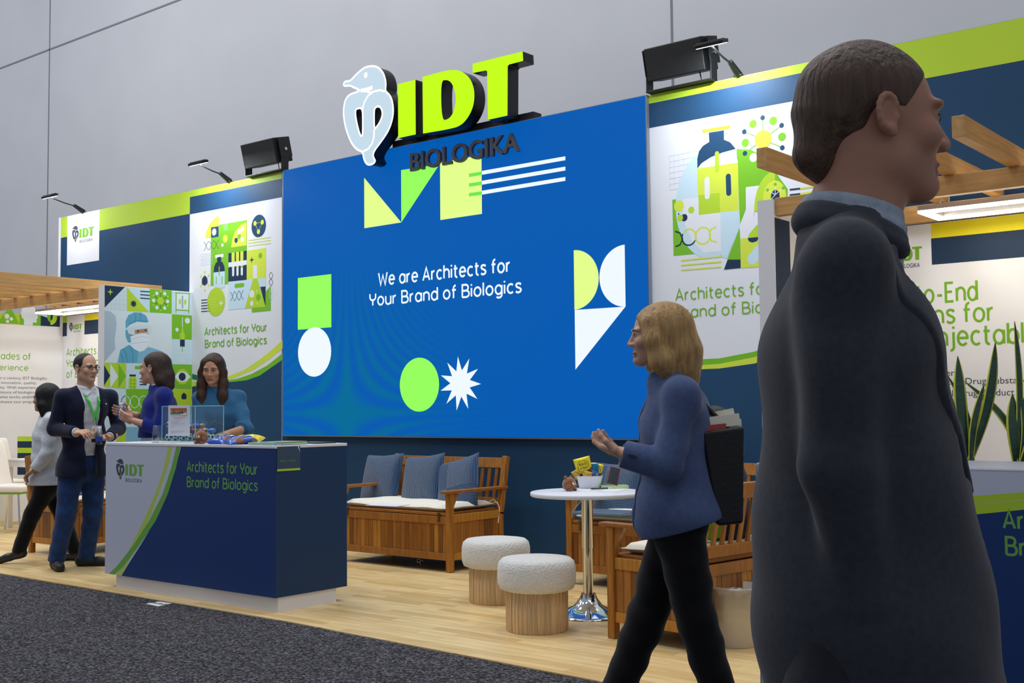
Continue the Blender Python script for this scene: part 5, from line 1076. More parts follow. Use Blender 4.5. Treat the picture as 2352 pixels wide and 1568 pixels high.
tb_ = thing('tablet', 'dark tablet lying on the rear right corner of the counter', 'tablet', (CX1-.16, 5.16, CZ1)); MB().box(-.12, .12, -.085, .085, 0, .009).build('case', mat('tablet_black', '#0d0f12', .3), tb_, .003, 2)
for i, (px, y, lb) in enumerate(((305, 4.78, 'loose white paper near the left end of the counter top'), (420, 4.735, 'loose white paper at the counter edge below the acrylic box'))):
    c = cpt(px, y); m = MB().box(-.1, .1, -.03, .03, 0, .002).build('paper_sheet', mat('paper', '#fff')); m.location = tuple(c); m.rotation_euler = (0, 0, .1-.15*i); tag(m, lb, 'paper')
# leaflet holder on the counter's end face (its codes are left out)
t = thing('flyer', 'dark flyer with green lower line on the counter end', 'flyer', (CX1+.004, 4.86, .78)); g = G((CX1+.0005, 0, 0), Y3, Z3)
a = g.pt(636, 1026); b = g.pt(689, 1079); g.uv([(a[0], b[1]), (b[0], b[1]), (b[0], a[1]), (a[0], a[1])], 'bluegrey'); q1 = g.pt(636, 1080)
MB().box(CX1+.0005, CX1+.003, a[0], b[0], b[1], a[1]).build('sheet', mat('flyer_dark', '#2c4560', .5), t, world=True); g.start(); g.O = V(CX1+.0032, 0, 0); g.d = 0
g.uv([(a[0], b[1]), (b[0], b[1]), (b[0], b[1]+.013), (a[0], b[1]+.013)], 'lime'); g.font('Contact us', (644, 1059.5), (659, 1058.5), 1056.5, 'green'); g.font('Learn more', (664, 1058.8), (679, 1058), 1055.5, 'green'); g.build('print', t)
g.O = V(CX1+.0012, 0, 0); g.d = .002; g.poly([(683, 1024), (686, 1024), (689, 1038)], 'white'); g.build('curled_corner', t)
# sticker on the carpet, football under the bench, waste bin
fs_ = [onz(*p, -.004) for p in ((335, 1386), (366, 1381), (395, 1385), (364, 1392))]; c = sum(fs_)/4; m = mesh_obj('floor_sticker', [tuple(V(p[0]-c[0], p[1]-c[1], z)) for z in (0, .002) for p in fs_], [(0, 1, 2, 3), (7, 6, 5, 4), (0, 4, 5, 1), (1, 5, 6, 2), (2, 6, 7, 3), (3, 7, 4, 0)], mat('sticker_white', '#e6e6ea', .6)); m.location = (c[0], c[1], -.0055)
st = thing('floor_label', 'white printed label lying on the dark carpet before the counter', 'label', (c[0], c[1], -.0055)); m.parent = st; m.location = (0, 0, 0); m.name = 'sheet'
pk = MB()
for i in range(7): pk.box(-.075+.022*i, -.062+.022*i, -.018+.004*(i % 2), .016-.006*(i % 3), .0022, .0028)
pk.build('print', ink, st)
football('small white and black football lying under the bench below the screen', (fb[0], fb[1], .0285), .0285, 3, None)
wc = onz(1700, 1490)+sd*.10; t = thing('waste_bin', 'white waste bin with clear liner behind the near bench', 'bin', wc)
MB().lathe([(.098, 0), (.102, .004), (.142, .30), (.146, .302), (.146, .312), (.139, .312), (.098, .008), (.001, .008)], n=44).build('bucket', mat('bin_white', '#d9d5cf', .45), t)
P = []; n = 48; R_ = random.Random(2); prof = [(.138, .20), (.141, .315), (.150, .316), (.153, .28), (.150, .19), (.143, .14)]
for r, z in prof:
    for i in range(n): a = 2*math.pi*i/n; k = 1+.012*math.sin(9*a+z*40)+.008*math.sin(17*a+3); P.append((r*k*math.cos(a), r*k*math.sin(a), z+.006*math.sin(5*a+r*90)))
mesh_obj('liner', P, [(j*n+i, j*n+(i+1) % n, (j+1)*n+(i+1) % n, (j+1)*n+i) for j in range(len(prof)-1) for i in range(n)], glass('liner_film', '#f4f4f4', .80, .25), None, t, True)
# ------------------------------------------------------------------ white table and chairs in the left pod
tw = mat('table_white_lacquer', '#e3e0de', .35); lea = mat('chair_leather', '#ece8e2', .45, bump=.08, bscale=40); grn = mat('chair_green_edge', '#7fb840', .5)
tl = onz(21, 1211); t = thing('meeting_table', 'white square table between the white chairs at far left', 'table', (tl[0]+.27, tl[1]+.27, 0)); 
for sx in (-1, 1):
    for sy in (-1, 1): MB().box(sx*.27-.025, sx*.27+.025, sy*.27-.025, sy*.27+.025, 0, .70).build('leg', tw, t, .003, 1)
MB().box(-.295, .295, -.295, .295, .73, .75).build('tabletop', tw, t, .003, 1); MB().box(-.285, .285, -.285, .285, .665, .73).build('apron', tw, t)
def chair(label, loc, rz):
    t = thing('leather_chair', label, 'chair', loc, rz, 'white leather chairs'); P = []; F = []; n = 12; prof = []
    # +x is the front
    MB().box(-.21, .23, -.22, .22, .425, .50).build('seat', lea, t, .03, 4); MB().box(-.20, .215, -.21, .21, .408, .424).build('seat_edge', grn, t, .004, 1)
    pts = [(-.16, .46), (-.20, .54), (-.225, .66), (-.25, .80), (-.285, .93), (-.30, .97)]
    for s in (1, -1):
        for x, z in pts:
            for j in range(9): y = -.225+.45*j/8; k = 1-abs(y)/.225; P.append((x+s*.022-.05*(y/.225)**2*-1*.6, y*(1-.12*max(0, (z-.8)/.2)), z))
    m = len(pts)*9; k = len(pts)
    for i in range(k-1):
        for j in range(8): a = i*9+j; F.append((a, a+1, a+10, a+9)); F.append((m+a, m+a+9, m+a+10, m+a+1))
    for i in range(k-1):
        for j in (0, 8): a = i*9+j; F.append((a, a+9, m+a+9, m+a) if j == 0 else (a, m+a, m+a+9, a+9))
    for j in range(8): a = (k-1)*9+j; F.append((a, a+1, m+a+1, m+a)); F.append((j, m+j, m+j+1, j+1))
    mesh_obj('backrest', P, F, lea, None, t, True, subd=1)
    for sx, sy in ((1, 1), (1, -1), (-1, 1), (-1, -1)): MB().tube([(sx*.17, sy*.17, .41), (sx*.20, sy*.20, .2), (sx*.225, sy*.22, .0)], .012, 10).build('leg', chrome, t)
    return t
c1 = onz(46, 1227); chair('white leather chair at far left, its curved back nearest us', (c1[0]-.305, c1[1]+.078, 0), math.radians(30))
chair('white leather chair behind the white table at far left', (-12.76, 6.62, 0), math.radians(4))
# ================================================================== people
UP = V(0, 0, 1); R0 = V(*_R0); F0 = nrm(V(_F[0], _F[1], 0))
def rot(v, ax, deg): return np.array(Matrix.Rotation(math.radians(deg), 3, Vector(tuple(ax))) @ Vector(tuple(v)))
def frame(f, u=UP):
    f = nrm(f); s = nrm(np.cross(u, f)); u = np.cross(f, s); return np.array((f, s, u))
class Person:
    def __init__(s, label, J, ft, base, skin, hair, names='person'):
        s.t = thing('person', label, 'person', base); s.b = V(*base); s.J = {k: np.array(v, float)-s.b for k, v in J.items()}; s.f = nrm(ft); s.ax = frame(ft); s.s = s.ax[1]
        s.skin = mat('skin_'+skin.lstrip('#'), skin, .5, noise=.05, nscale=30, spec=.35); s.lip = mat('lips_'+skin.lstrip('#'), tuple(int(c*k) for c, k in zip([int(skin[i:i+2], 16) for i in (1, 3, 5)], (.88, .70, .68))), .45); s.hairc = hair
        s.hm = mat('hair_'+hair.lstrip('#'), hair, .55, noise=.35, nscale=9, stretch=(7, 7, .8), bump=.7, bscale=15, spec=.4); s.parts = []; s.mi = []
    def ad(s, vq, m=None): s.parts.append(vq); s.mi.append(np.zeros(len(vq[1]), int) if m is None else m)
    def head(s, O, f, u=UP, k=1.0, h=.0036, beard=0, fem=0):
        O = np.array(O, float)-s.b; A = frame(f, u); s.H = (O, A, k); L = lambda x, y, z: O+k*(x*A[0]+y*A[1]+z*A[2]); s.L = L; S = SDF(h); e = lambda c, r, kk=.02, op='u': S.ell(L(*c), np.array(r)*k, A, kk*k, op)
        e((-.014, 0, .036), (.098, .077, .086)); e((.03, 0, -.022), (.060, .060, .082), .03); j1, j2 = (.026, .0165) if fem else (.030, .020); S.rc(L(.012, .034, -.062), L(.07, .008, -.092), j1*k, j2*k, .025*k); S.rc(L(.012, -.034, -.062), L(.07, -.008, -.092), j1*k, j2*k, .025*k); e((.058, 0, -.045), (.030, .036, .045), .02)
        S.rc(L(.089, 0, .012), L(.108, 0, -.026), .0065*k, (.0095 if fem else .0115)*k, .012*k); 
        for y in (-1, 1):
            e((.098, y*.012, -.029), (.011, .009, .008), .008); e((.092, y*.031, .006), (.020, .017, .0115), .014, 's'); e((.080 if not fem else .075, y*.030, .026), (.014, .024, .008), .014); e((.066, y*.042, -.022), (.022, .02, .02), .02)
            e((-.008, y*.079, -.004), (.016, .007, .026), .006); e((-.004, y*.086, -.002), (.009, .005, .016), .005, 's'); S.chain([L(-.007+.0155*math.cos(a)-.002*math.sin(a), y*(.083-.003*math.cos(a)), .001+.0255*math.sin(a)) for a in np.linspace(.5, 4.4, 10)], [.0042*k]*9+[.0052*k], .004*k); e((.006, y*.078, -.006), (.005, .004, .006), .005); e((-.001, y*.080, -.026), (.008, .0055, .009), .006); S.ell(L(.074, y*.031, .006), np.array((.0155, .0155, .0125))*k, A, .004*k)
        e((.089, 0, -.060), (.011, .022, .0065), .007); e((.087, 0, -.071), (.011, .018, .0070), .006); e((.102, 0, -.0655), (.010, .024, .0016), .003, 's'); e((.083, 0, -.092), (.014, .018, .012), .014)
        nb = s.J['neck']; r = (.050 if fem else .058)*k; S.rc(L(-.018, 0, -.05), nb*.95+L(-.01, 0, -.1)*.05, r, r*1.06, .03*k); S.rc(nb, nb-UP*.07, r*1.06, r*1.18, .04)
        v, q = S.mesh(); c = v[q].mean(1)-O; lx = c@A[0]/k; ly = c@A[1]/k; lz = c@A[2]/k; m = ((lx > .076) & (np.abs(ly) < .024-.4*np.abs(lz+.0655)) & (lz > -.078) & (lz < -.0545)).astype(int); s.ad((v, q), m)
    def eyes(s, brow=None, iris='#2a1a12'):
        O, A, k = s.H; L = s.L
        for y in (-1, 1):
            c = L(.0765, y*.031, .006); m = MB(); m.obox((0, 0, 0), (.0, .0, .0), ((1, 0, 0), (0, 1, 0), (0, 0, 1))); m = MB(); m.ball(c, .0128*k, 0, 14, 10); d = nrm(A[0]); m.cyl(c+d*.0128*k, c+d*.0138*k, .0050*k, .0040*k, 14, 1)
            m.build('eye', [mat('eye_white', '#c9c2ba', .6), mat('eye_'+iris.lstrip('#'), iris, .6)], s.t)
            b = MB(); b.tube([L(.093, y*.014, .0235), L(.0945, y*.028, .029), L(.083, y*.047, .0255)], [.0028*k, .0033*k, .0018*k], 6); b.build('eyebrow', brow or s.hm, s.t)
            l = MB(); l.tube([L(.088, y*.018, .0085), L(.0915, y*.031, .0128), L(.083, y*.045, .0085)], .0013*k, 5); l.build('eyelashes', mat('lash_dark', '#1c1410', .6), s.t)
    def limbs(s, arms=True, h=.011, bare=0, sk=1.0):
        J = s.J; S = SDF(h); A = s.ax; S.ell(J['pel'], np.array((.10, .14, .12))*sk, A, .05); S.ell((J['pel']+J['che'])/2, np.array((.09, .12, .17))*sk, A, .05); S.ell(J['che'], np.array((.095, .14, .16))*sk, A, .05); S.rc(J['SL'], J['SR'], .048*sk, .048*sk, .05)
        for d in 'LR':
            S.rc(J['S'+d], J['E'+d], .046*sk, .036*sk, .03); S.rc(J['E'+d], J['W'+d], .038*sk, .025*sk, .012); S.rc(J['H'+d], J['K'+d], .075*sk, .050*sk, .03); S.rc(J['K'+d], J['A'+d], .050*sk, .036*sk, .02)
        s.ad(S.mesh())
    def hand(s, side, d, n, curl=.8, k=1.0, spread=1.0, W=None, thumb=1.0):
        W = s.J['W'+side] if W is None else np.array(W)-s.b; d = nrm(d); n = nrm(np.array(n)-d*np.dot(n, d)); x = np.cross(d, n)*(1 if side == 'R' else -1); S = SDF(.0028); A = np.array((d, x, n))
        S.rc(W-d*.05, W+d*.008, .027*k, .023*k, .01); S.box(W+d*.047*k, np.array((.044, .040, .013))*k, A, .012*k, .016)
        for i, (o, l) in enumerate(((.030, .072), (.010, .080), (-.010, .075), (-.029, .060))):
            p = W+d*.086*k+x*o*k; dr = nrm(d+x*o*1.6*spread); pts = [p]; a = 0; w = np.cross(dr, n)
            for j, fr in enumerate((.45, .31, .24)): a += (28, 46, 34)[j]*curl*(1+.06*i); q = dr*math.cos(math.radians(a))+n*math.sin(math.radians(a)); pts.append(pts[-1]+q*l*fr*k)
            S.chain(pts, [.0096*k, .0088*k, .0080*k, .0066*k], .004)
        p = W+d*.022*k+x*.030*k+n*.004; q1 = nrm(d*.62+x*.72*thumb+n*.42); p1 = p+q1*.042*k; q2 = nrm(d*.85+x*.25*thumb+n*.55); p2 = p1+q2*.030*k; p3 = p2+nrm(q2+n*.35)*.024*k; S.chain([p, p1, p2, p3], [.0150*k, .0112*k, .0100*k, .0078*k], .008); s.ad(S.mesh()); return W+d*.075*k+n*.03*k
    def finish(s):
        o = fast_mesh('body', s.parts, [s.skin, s.lip], s.t, np.concatenate(s.mi)); return o
    def trunk(s, S, g=.02, w=1.0, dp=1.0, hip=1.0, sh=.046, wst=1.0):
        J = s.J; A = s.ax; S.ell(J['pel'], ((.105*dp+g)*hip, (.150*w+g)*hip, .13), A, .06); S.ell((J['pel']+J['che'])/2, ((.100*dp+g)*wst, (.138*w+g)*wst, .18), A, .06); S.ell(J['che'], (.108*dp+g, .152*w+g, .17), A, .06)
        for d in 'LR': S.rc(J['neck']-UP*.03, J['S'+d], .052+g*.5, sh+g*.55, .04); S.rc(J['che'], J['S'+d]-UP*.01, .08, sh+g*.5, .04)
        S.rc(J['che'], J['neck']-UP*.02, .085, .056+g*.3, .05)
    def sleeve(s, S, d, r=(.058, .052, .043), t=1.0, k=.035):
        J = s.J; S.rc(J['S'+d], J['E'+d], r[0], r[1], k); e = J['E'+d]+(J['W'+d]-J['E'+d])*t; S.rc(J['E'+d], e, r[1], r[2], .02, 'u', .006)
    def put(s, S, name, m, label=None):
        o = fast_mesh(name, [S.mesh()], m, s.t); 
        if label: o['label'] = label
        return o
    def trousers(s, m, r=(.092, .066, .052), h=.009, fold=(.0022, 30), name='trousers', hip=1.0, t=1.0):
        S = SDF(h); J = s.J; S.ell(J['pel']-UP*.01, (.122*hip, .165*hip, .13), s.ax, .06)
        for d in 'LR': S.rc(J['H'+d], J['K'+d], r[0], r[1], .05); e = J['K'+d]+(J['A'+d]-J['K'+d])*t; S.rc(J['K'+d], e, r[1], r[2], .03, 'u', .03)
        S.fold = fold; S.cut(J['pel']+UP*.10, UP); return s.put(S, name, m)
    def shoe(s, d, toe, m, sole, k=1.0):
        a = s.J['A'+d].copy(); T = nrm(V(toe[0], toe[1], 0)); z = toe[2] if len(toe) > 2 else 0.0; fl = V(a[0], a[1], 0) if not z else a-UP*.085*k; up = UP; t2 = nrm(T+UP*(-z)); up = nrm(np.cross(np.cross(t2, UP), t2)); S = SDF(.005)
        S.rc(fl-t2*.045*k+up*.040, fl+t2*.10*k+up*.034, .040*k, .036*k, .02); S.rc(fl+t2*.10*k+up*.032, fl+t2*.17*k+up*.030, .039*k, .034*k, .02); S.rc(fl-t2*.02+up*.045, fl-t2*.01+up*.095, .041*k, .040*k, .03, 'u', .0); S.cut(fl, -up)
        v, q = S.mesh(); hgt = ((v[q].mean(1)-fl)@up); fast_mesh('shoe', [(v, q)], [m, sole], s.t, (hgt < .022).astype(int))
    def ribbon(s, name, pts, w, th, m, nrmv):
        b = MB()
        for i in range(len(pts)-1): b.bar(pts[i]-s.b, pts[i+1]-s.b, w, th, 0, nrm(nrmv))
        return b.build(name, m, s.t)
fab = lambda n, c, **k: mat(n, c, k.pop('rough', .85), bump=k.pop('bump', .25), bscale=k.pop('bscale', 220), noise=k.pop('noise', .10), nscale=k.pop('nscale', 60), spec=.15, sheen=k.pop('sheen', .15), **k)
blackcloth = fab('cloth_black', '#0e0e11'); shirtw = fab('shirt_white', '#d9dce0', bump=.3, bscale=60); shoeb = mat('shoe_black', '#101012', .55, bump=.2, bscale=80); soleb = mat('shoe_sole', '#1b1b1e', .7)
lea_b = mat('leather_black', '#0d0d0f', .35, coat=.2)
def bottle(label, c, axis, h=.17, r=.030):
    t = thing('water_bottle', label, 'bottle', c, 0, 'small water bottles'); q_ = Vector(tuple(nrm(axis))).to_track_quat('Z', 'Y'); t.rotation_euler = q_.to_euler()
    MB().lathe([(r*.85, -h*.5), (r, -h*.46), (r, -h*.1), (r*.93, -h*.07), (r, -h*.03), (r, h*.18), (r*.7, h*.32), (r*.42, h*.38), (r*.42, h*.42)], n=28).build('shell', glass('bottle_pet', '#dfeaf0', .62, .08), t)
    MB().lathe([(r*1.012, -h*.34), (r*1.012, -h*.06)], n=28).build('wrap', mat('bottle_wrap', '#2c4fb8', .4), t); MB().lathe([(r*.46, h*.40), (r*.46, h*.49), (.001, h*.495)], n=20).build('cap', mat('bottle_cap', '#e8ecf0', .4), t)
# ---------------------------------------------------------------- the man in the navy blazer
T = 9.38; f = nrm(V(.985, -.10, 0)); D = lambda x, y, t=0.0: dep(x, y, T+t)
J = dict(pel=D(189, 1066), che=D(197, 938), neck=D(197, 891), SL=D(251, 912, .13), SR=D(144, 912, -.12), EL=D(273, 984, .16), ER=D(124, 985, -.13), WL=D(251, 1003, -.06), WR=D(176, 993, -.30), HL=D(214, 1080, .07), HR=D(162, 1080, -.06), KL=D(213, 1180, .05), KR=D(152, 1182, -.10), AL=D(198, 1277, .08), AR=D(130, 1281, -.10))
base = (float(J['pel'][0]), float(J['pel'][1]), 0.0)
p = Person('person in navy blazer, jeans and glasses holding a bottle beside the counter', J, f, base, '#cda083', '#1d1714')
p.head(D(198, 846, -.02), V(.99, .10, -.03), UP, 1.0); p.eyes(); p.limbs()
hb = bk_ = None
p.hand('R', D(214, 990, -.42)-D(176, 993, -.30), -UP*.6+V(-.3, .3, -.3), .75, 1.02); p.hand('L', D(226, 1006, -.14)-D(251, 1003, -.06), V(.3, -.2, .8), .9, 1.02); p.finish()
S = SDF(.006); L = p.L; A = p.H[1]; S.ell(L(-.020, 0, .036), np.array((.100, .0825, .090)), A, .01); S.ell(L(.085, 0, .052), np.array((.083, .068, .052)), A, .012, 's'); S.ell(L(.075, 0, -.055), np.array((.075, .12, .085)), A, .012, 's'); S.ell(L(-.01, .085, -.02), np.array((.03, .03, .04)), A, .01, 's'); S.ell(L(-.01, -.085, -.02), np.array((.03, .03, .04)), A, .01, 's'); S.cut(L(-.05, 0, -.055), -A[2]); p.put(S, 'hair', p.hm)
gl = MB(); rim = mat('glasses_dark', '#14141c', .3)
for y in (-1, 1):
    c = L(.099, y*.031, .004); gl.tube([c+.021*math.cos(a)*A[1]*1.15+.0165*math.sin(a)*A[2] for a in np.linspace(0, 2*math.pi, 25)], .0013, 6); gl.tube([c+A[1]*y*.024+A[2]*.006, L(.06, y*.074, .010), L(-.01, y*.083, .008)], .0017, 6); gl.tube([c+.021*math.cos(a)*A[1]*1.15+.0165*math.sin(a)*A[2] for a in np.linspace(.15, math.pi-.15, 14)], .0023, 6)
gl.tube([L(.099, .010, .009), L(.101, 0, .011), L(.099, -.010, .009)], .0016, 6); go = gl.build('glasses', rim, p.t)
ln = MB()
for y in (-1, 1): c = L(.099, y*.031, .004); ln.add([c+.021*math.cos(a)*A[1]*1.15+.0165*math.sin(a)*A[2] for a in np.linspace(0, 2*math.pi, 20)[:-1]], [tuple(range(19))])
ln.build('lens', glass('lens_glass', '#f2f6f4', .985, .02), go)
S = SDF(.007); p.trunk(S, .006, 1.02, 1.08); S.fold = (.0025, 40); nb = p.J['neck']; S.chain([nb+A[0]*.064*math.cos(a)*1.0+A[1]*.064*math.sin(a)+UP*(.008+.014*-math.cos(a)) for a in np.linspace(.25, 2*math.pi-.25, 48)], [.017]*48, .006); S.ell(L(.02, 0, -.155), (.04, .02, .03), A, .01, 's'); S.cut(p.J['pel']+UP*.07, -UP); 
p.put(S, 'shirt', shirtw)
for y in (-1, 1):
    a = nb+A[0]*.05+A[1]*y*.052+UP*.012; b2_ = nb+A[0]*.085+A[1]*y*.012-UP*.030; c2_ = nb+A[0]*.088+A[1]*y*.058-UP*.062; d2_ = nb+A[0]*.03+A[1]*y*.078-UP*.020; n_ = A[0]*.004
    MB().add([a+n_, b2_+n_, c2_+n_, d2_+n_, a-n_, b2_-n_, c2_-n_, d2_-n_], [(0, 1, 2, 3), (7, 6, 5, 4), (0, 4, 5, 1), (1, 5, 6, 2), (2, 6, 7, 3), (3, 7, 4, 0)]).build('collar_point', shirtw, p.t)
blz = fab('blazer_navy', '#171c33', bump=.12, bscale=160, noise=.16, nscale=45)
def blazer(p, m, g=.030, open_w=.050, vtop=.080, vbot=-.20, hem=None, slv=(.056, .054, .048), slt=.93, hip=1.05, wst=1.06, name='blazer', h=.006, off=0.0, skirt=1.0, fold=(.0028, 26), coat=0):
    J = p.J; f_, s_, u_ = p.ax; ce = J['che']+s_*off
    def base(S, gg):
        p.trunk(S, gg, 1.04, 1.05, hip, .046, wst); S.rc(J['pel']+UP*.02, J['pel']-UP*.07, .165*skirt+gg*.3, .175*skirt+gg*.3, .06); S.ell(J['pel']-UP*.06, (.150*skirt+gg*.5, .190*skirt+gg*.5, .17), p.ax, .05)
        if coat: S.rc(J['pel']+UP*.16+f_*.02, J['pel']-UP*.34+f_*.055, .150, .200, .06)
    S = SDF(h); base(S, g); p.sleeve(S, 'L', slv, slt); p.sleeve(S, 'R', slv, slt); S.fold = fold
    S.box(ce+f_*.17-UP*.28, (.14, open_w, .42), p.ax, .01, .012, 's')
    a = math.atan2(vtop-open_w, .26)
    for y in (-1, 1): S.box(ce+f_*.17+s_*y*((vtop+open_w)/2-.06)+UP*.03, (.14, .06, .22), frame(f_, rot(UP, f_, -math.degrees(a)*y)), .008, .01, 's')
    S.rc(J['neck']+UP*.16, J['neck']+UP*.015, .078, .068, .01, 's'); S.ell(J['neck']+f_*.06, (.075, .07, .05), p.ax, .012, 's')
    if hem is not None: S.cut(hem, -UP)
    o = p.put(S, name, m)
    for y in (-1, 1):
        S = SDF(.006); base(S, g+.007); up = rot(UP, f_, -math.degrees(a)*y); sd = np.cross(up, f_)*1.0; sd = nrm(s_-up*np.dot(s_, up)); e0 = ce+s_*y*(open_w+.004)-UP*.20
        S.cut(e0, -sd*y); S.cut(ce+s_*y*(open_w+.010)-UP*.21, nrm(s_*y+UP*-.55*1.0)*1.0 if False else nrm(s_*y*1.0-UP*.36)); S.cut(ce+f_*.02, -f_); S.cut(ce-UP*.21, -UP); S.cut(J['neck']-UP*.035, nrm(UP+s_*y*.15)); p.put(S, 'lapel', m)
    return o
J2 = p.J; blazer(p, blz, .024, .048, .082, hem=D(170, 1092)-p.b)
jean = fab('denim_blue', '#1f3a68', noise=.25, nscale=18, bump=.3, bscale=200); p.trousers(jean, (.096, .075, .066), .008, (.0026, 30)); p.shoe('R', (.93, -.36), shoeb, soleb, 1.06); p.shoe('L', (.72, .62), shoeb, soleb, 1.06)
gr = mat('lanyard_green', '#3fc43a', .6); ch = J2['che']+p.b; fz = p.f
pl = [nb+p.b+p.s*.066+UP*.01, ch+fz*.135+p.s*.050+UP*.06, ch+fz*.150+p.s*.015-UP*.09]; pr_ = [nb+p.b-p.s*.066+UP*.01, ch+fz*.135-p.s*.040+UP*.06, ch+fz*.150+p.s*.012-UP*.09]
p.ribbon('lanyard', pl, .003, .018, gr, p.s); p.ribbon('lanyard', pr_, .003, .018, gr, p.s)
bd = MB(); bc_ = ch+fz*.165+p.s*.014-UP*.20-p.b; bd.obox(bc_, (.0015, .042, .062), p.ax, 0); bd.obox(bc_-UP*.055+fz*.001, (.0014, .042, .014), p.ax, 1); bd.obox(bc_+UP*.03-p.s*.024+fz*.002, (.001, .008, .008), p.ax, 2); bd.tube([bc_+UP*.062, ch+fz*.151+p.s*.013-UP*.09-p.b], .0025, 6, 1); bd.build('name_badge', [mat('badge_white', '#e2e4e8', .5), mat('badge_black', '#17181b', .5), mat('badge_orange', '#e09a3a', .5)], p.t)
pin = MB(); pin.ball(J2['che']+p.f*.140+p.s*.105+UP*.035, (.006, .008, .006), 0); pin.build('lapel_pin', mat('pin_silver', '#e6d9d2', .3, .3), p.t)
for d in 'RL': w_ = J2['W'+d]; e_ = J2['E'+d]; MB().cyl(e_+(w_-e_)*.90, e_+(w_-e_)*1.0, .037, .036, 20).build('shirt_cuff', shirtw, p.t)
bottle('small water bottle with blue wrap in the hand of the person in navy blazer', D(228, 1000, -.20), V(.05, 0, 1), .135, .027)
# ---------------------------------------------------------------- the woman in the royal blue cardigan
T = 9.0; f = nrm(V(-.88, -.48, 0)); D = lambda x, y, t=0.0: dep(x, y, T+t)
J = dict(pel=D(352, 1042), che=D(367, 944), neck=D(366, 887), SL=D(378, 908, -.15), SR=D(366, 905, .16), EL=D(368, 985, -.17), ER=D(345, 980, .18), WL=D(304, 965, -.12), WR=D(300, 950, .06), HL=D(354, 1058, -.07), HR=D(352, 1056, .08), KL=D(348, 1165, -.06), KR=D(346, 1163, .08), AL=D(356, 1266, -.05), AR=D(352, 1262, .08))
base = (float(J['pel'][0]), float(J['pel'][1]), 0.0)
p = Person('person in royal blue cardigan seen in profile, holding a bottle behind the counter', J, f, base, '#c99a82', '#33231b')
p.head(D(353, 847), V(-.86, -.52, -.02), UP, 1.02, .0036, 0, 1); p.eyes(); p.limbs(bare=1, sk=.95)
p.hand('L', D(276, 953, -.10)-D(304, 965, -.12), F0*.8+UP*.3, .55, .95); p.hand('R', D(276, 945, .05)-D(300, 950, .06), -F0*.8+UP*.2, .6, .95); p.finish()
S = SDF(.006); L = p.L; A = p.H[1]; S.ell(L(-.022, 0, .038), np.array((.106, .087, .095)), A, .02); S.chain([L(-.06, 0, .03), L(-.095, 0, -.06), L(-.105, 0, -.135), L(-.100, 0, -.165)], [.075, .062, .050, .022], .04); S.chain([L(-.05, .05, 0), L(-.075, .055, -.09), L(-.085, .05, -.15)], [.045, .036, .018], .03); S.chain([L(-.05, -.05, 0), L(-.075, -.055, -.09), L(-.085, -.05, -.15)], [.045, .036, .018], .03); S.ell(L(.085, 0, -.01), np.array((.076, .10, .085)), A, .015, 's'); S.ell(L(.012, .09, -.03), np.array((.04, .035, .045)), A, .015, 's'); S.fold = (.002, 14); p.put(S, 'hair', p.hm)
S = SDF(.007); p.trunk(S, .006, .95, .95); nb = p.J['neck']; S.chain([nb+A[0]*.058*math.cos(a)+A[1]*.058*math.sin(a)+UP*(.004-.010*math.cos(a)) for a in np.linspace(.3, 2*math.pi-.3, 48)], [.014]*48, .006); p.put(S, 'shirt', shirtw)
S = SDF(.007); p.trunk(S, .018, .95, 1.03, 1.04, .044, 1.05); p.sleeve(S, 'L', (.054, .050, .047), .55); p.sleeve(S, 'R', (.054, .050, .047), .55); S.rc(p.J['neck']+UP*.12, p.J['neck']+UP*.012, .07, .062, .01, 's'); S.fold = (.003, 36); S.cut(D(345, 1004)-p.b, nrm(-UP+V(0, 0, 0))); p.put(S, 'cardigan', fab('cardigan_royal', '#12247a', bump=.5, bscale=260))
p.trousers(fab('trouser_white', '#d9dadd'), (.092, .066, .058), .010); p.shoe('L', f, shoeb, soleb, .92); p.shoe('R', f, shoeb, soleb, .92)
bottle('small water bottle with blue wrap held by the person in blue cardigan', D(279, 944, -.02), V(.05, 0, 1), .135, .028)
# ---------------------------------------------------------------- the woman with long hair behind the counter
T = 9.12; f = nrm(V(.66, -.75, 0)); D = lambda x, y, t=0.0: dep(x, y, T+t)
J = dict(pel=D(515, 1050, .05), che=D(505, 948), neck=D(497, 893), SL=D(546, 915, .08), SR=D(462, 915, -.02), EL=D(562, 985, -.08), ER=D(458, 985, -.10), WL=D(508, 1000, -.36), WR=D(482, 1001, -.33), HL=D(538, 1062, .06), HR=D(494, 1062, .0), KL=D(536, 1168, .06), KR=D(496, 1168, .0), AL=D(536, 1266, .08), AR=D(497, 1264, .02))
base = (float(J['pel'][0]), float(J['pel'][1]), 0.0)
p = Person('person with long brown hair and blue T-shirt leaning on the counter', J, f, base, '#b98a6c', '#3a2417')
p.head(D(489, 849, -.04), V(.60, -.78, -.18), nrm(V(.12, -.16, 1)), .98, .0036, 0, 1); p.eyes(); p.limbs(bare=1, sk=.97)
p.hand('L', D(482, 1003, -.44)-D(508, 1000, -.36), -UP, .5, .95); p.hand('R', D(505, 1004, -.40)-D(482, 1001, -.33), -UP, .5, .95); p.finish()
S = SDF(.006); L = p.L; A = p.H[1]; S.ell(L(-.022, 0, .038), np.array((.106, .088, .096)), A, .02)
for y in (-1, 1): S.chain([L(.02, y*.060, .06), L(.015, y*.084, -.02), L(.03, y*.088, -.11), L(.06, y*.085, -.20), L(.075, y*.072, -.31), L(.075, y*.060, -.36)], [.030, .030, .034, .036, .026, .010], .03)
S.chain([L(-.06, 0, .0), L(-.085, 0, -.12), L(-.07, 0, -.22)], [.08, .07, .05], .04); S.ell(L(.105, 0, -.02), np.array((.080, .062, .098)), A, .015, 's'); S.fold = (.0025, 12); p.put(S, 'hair', p.hm)
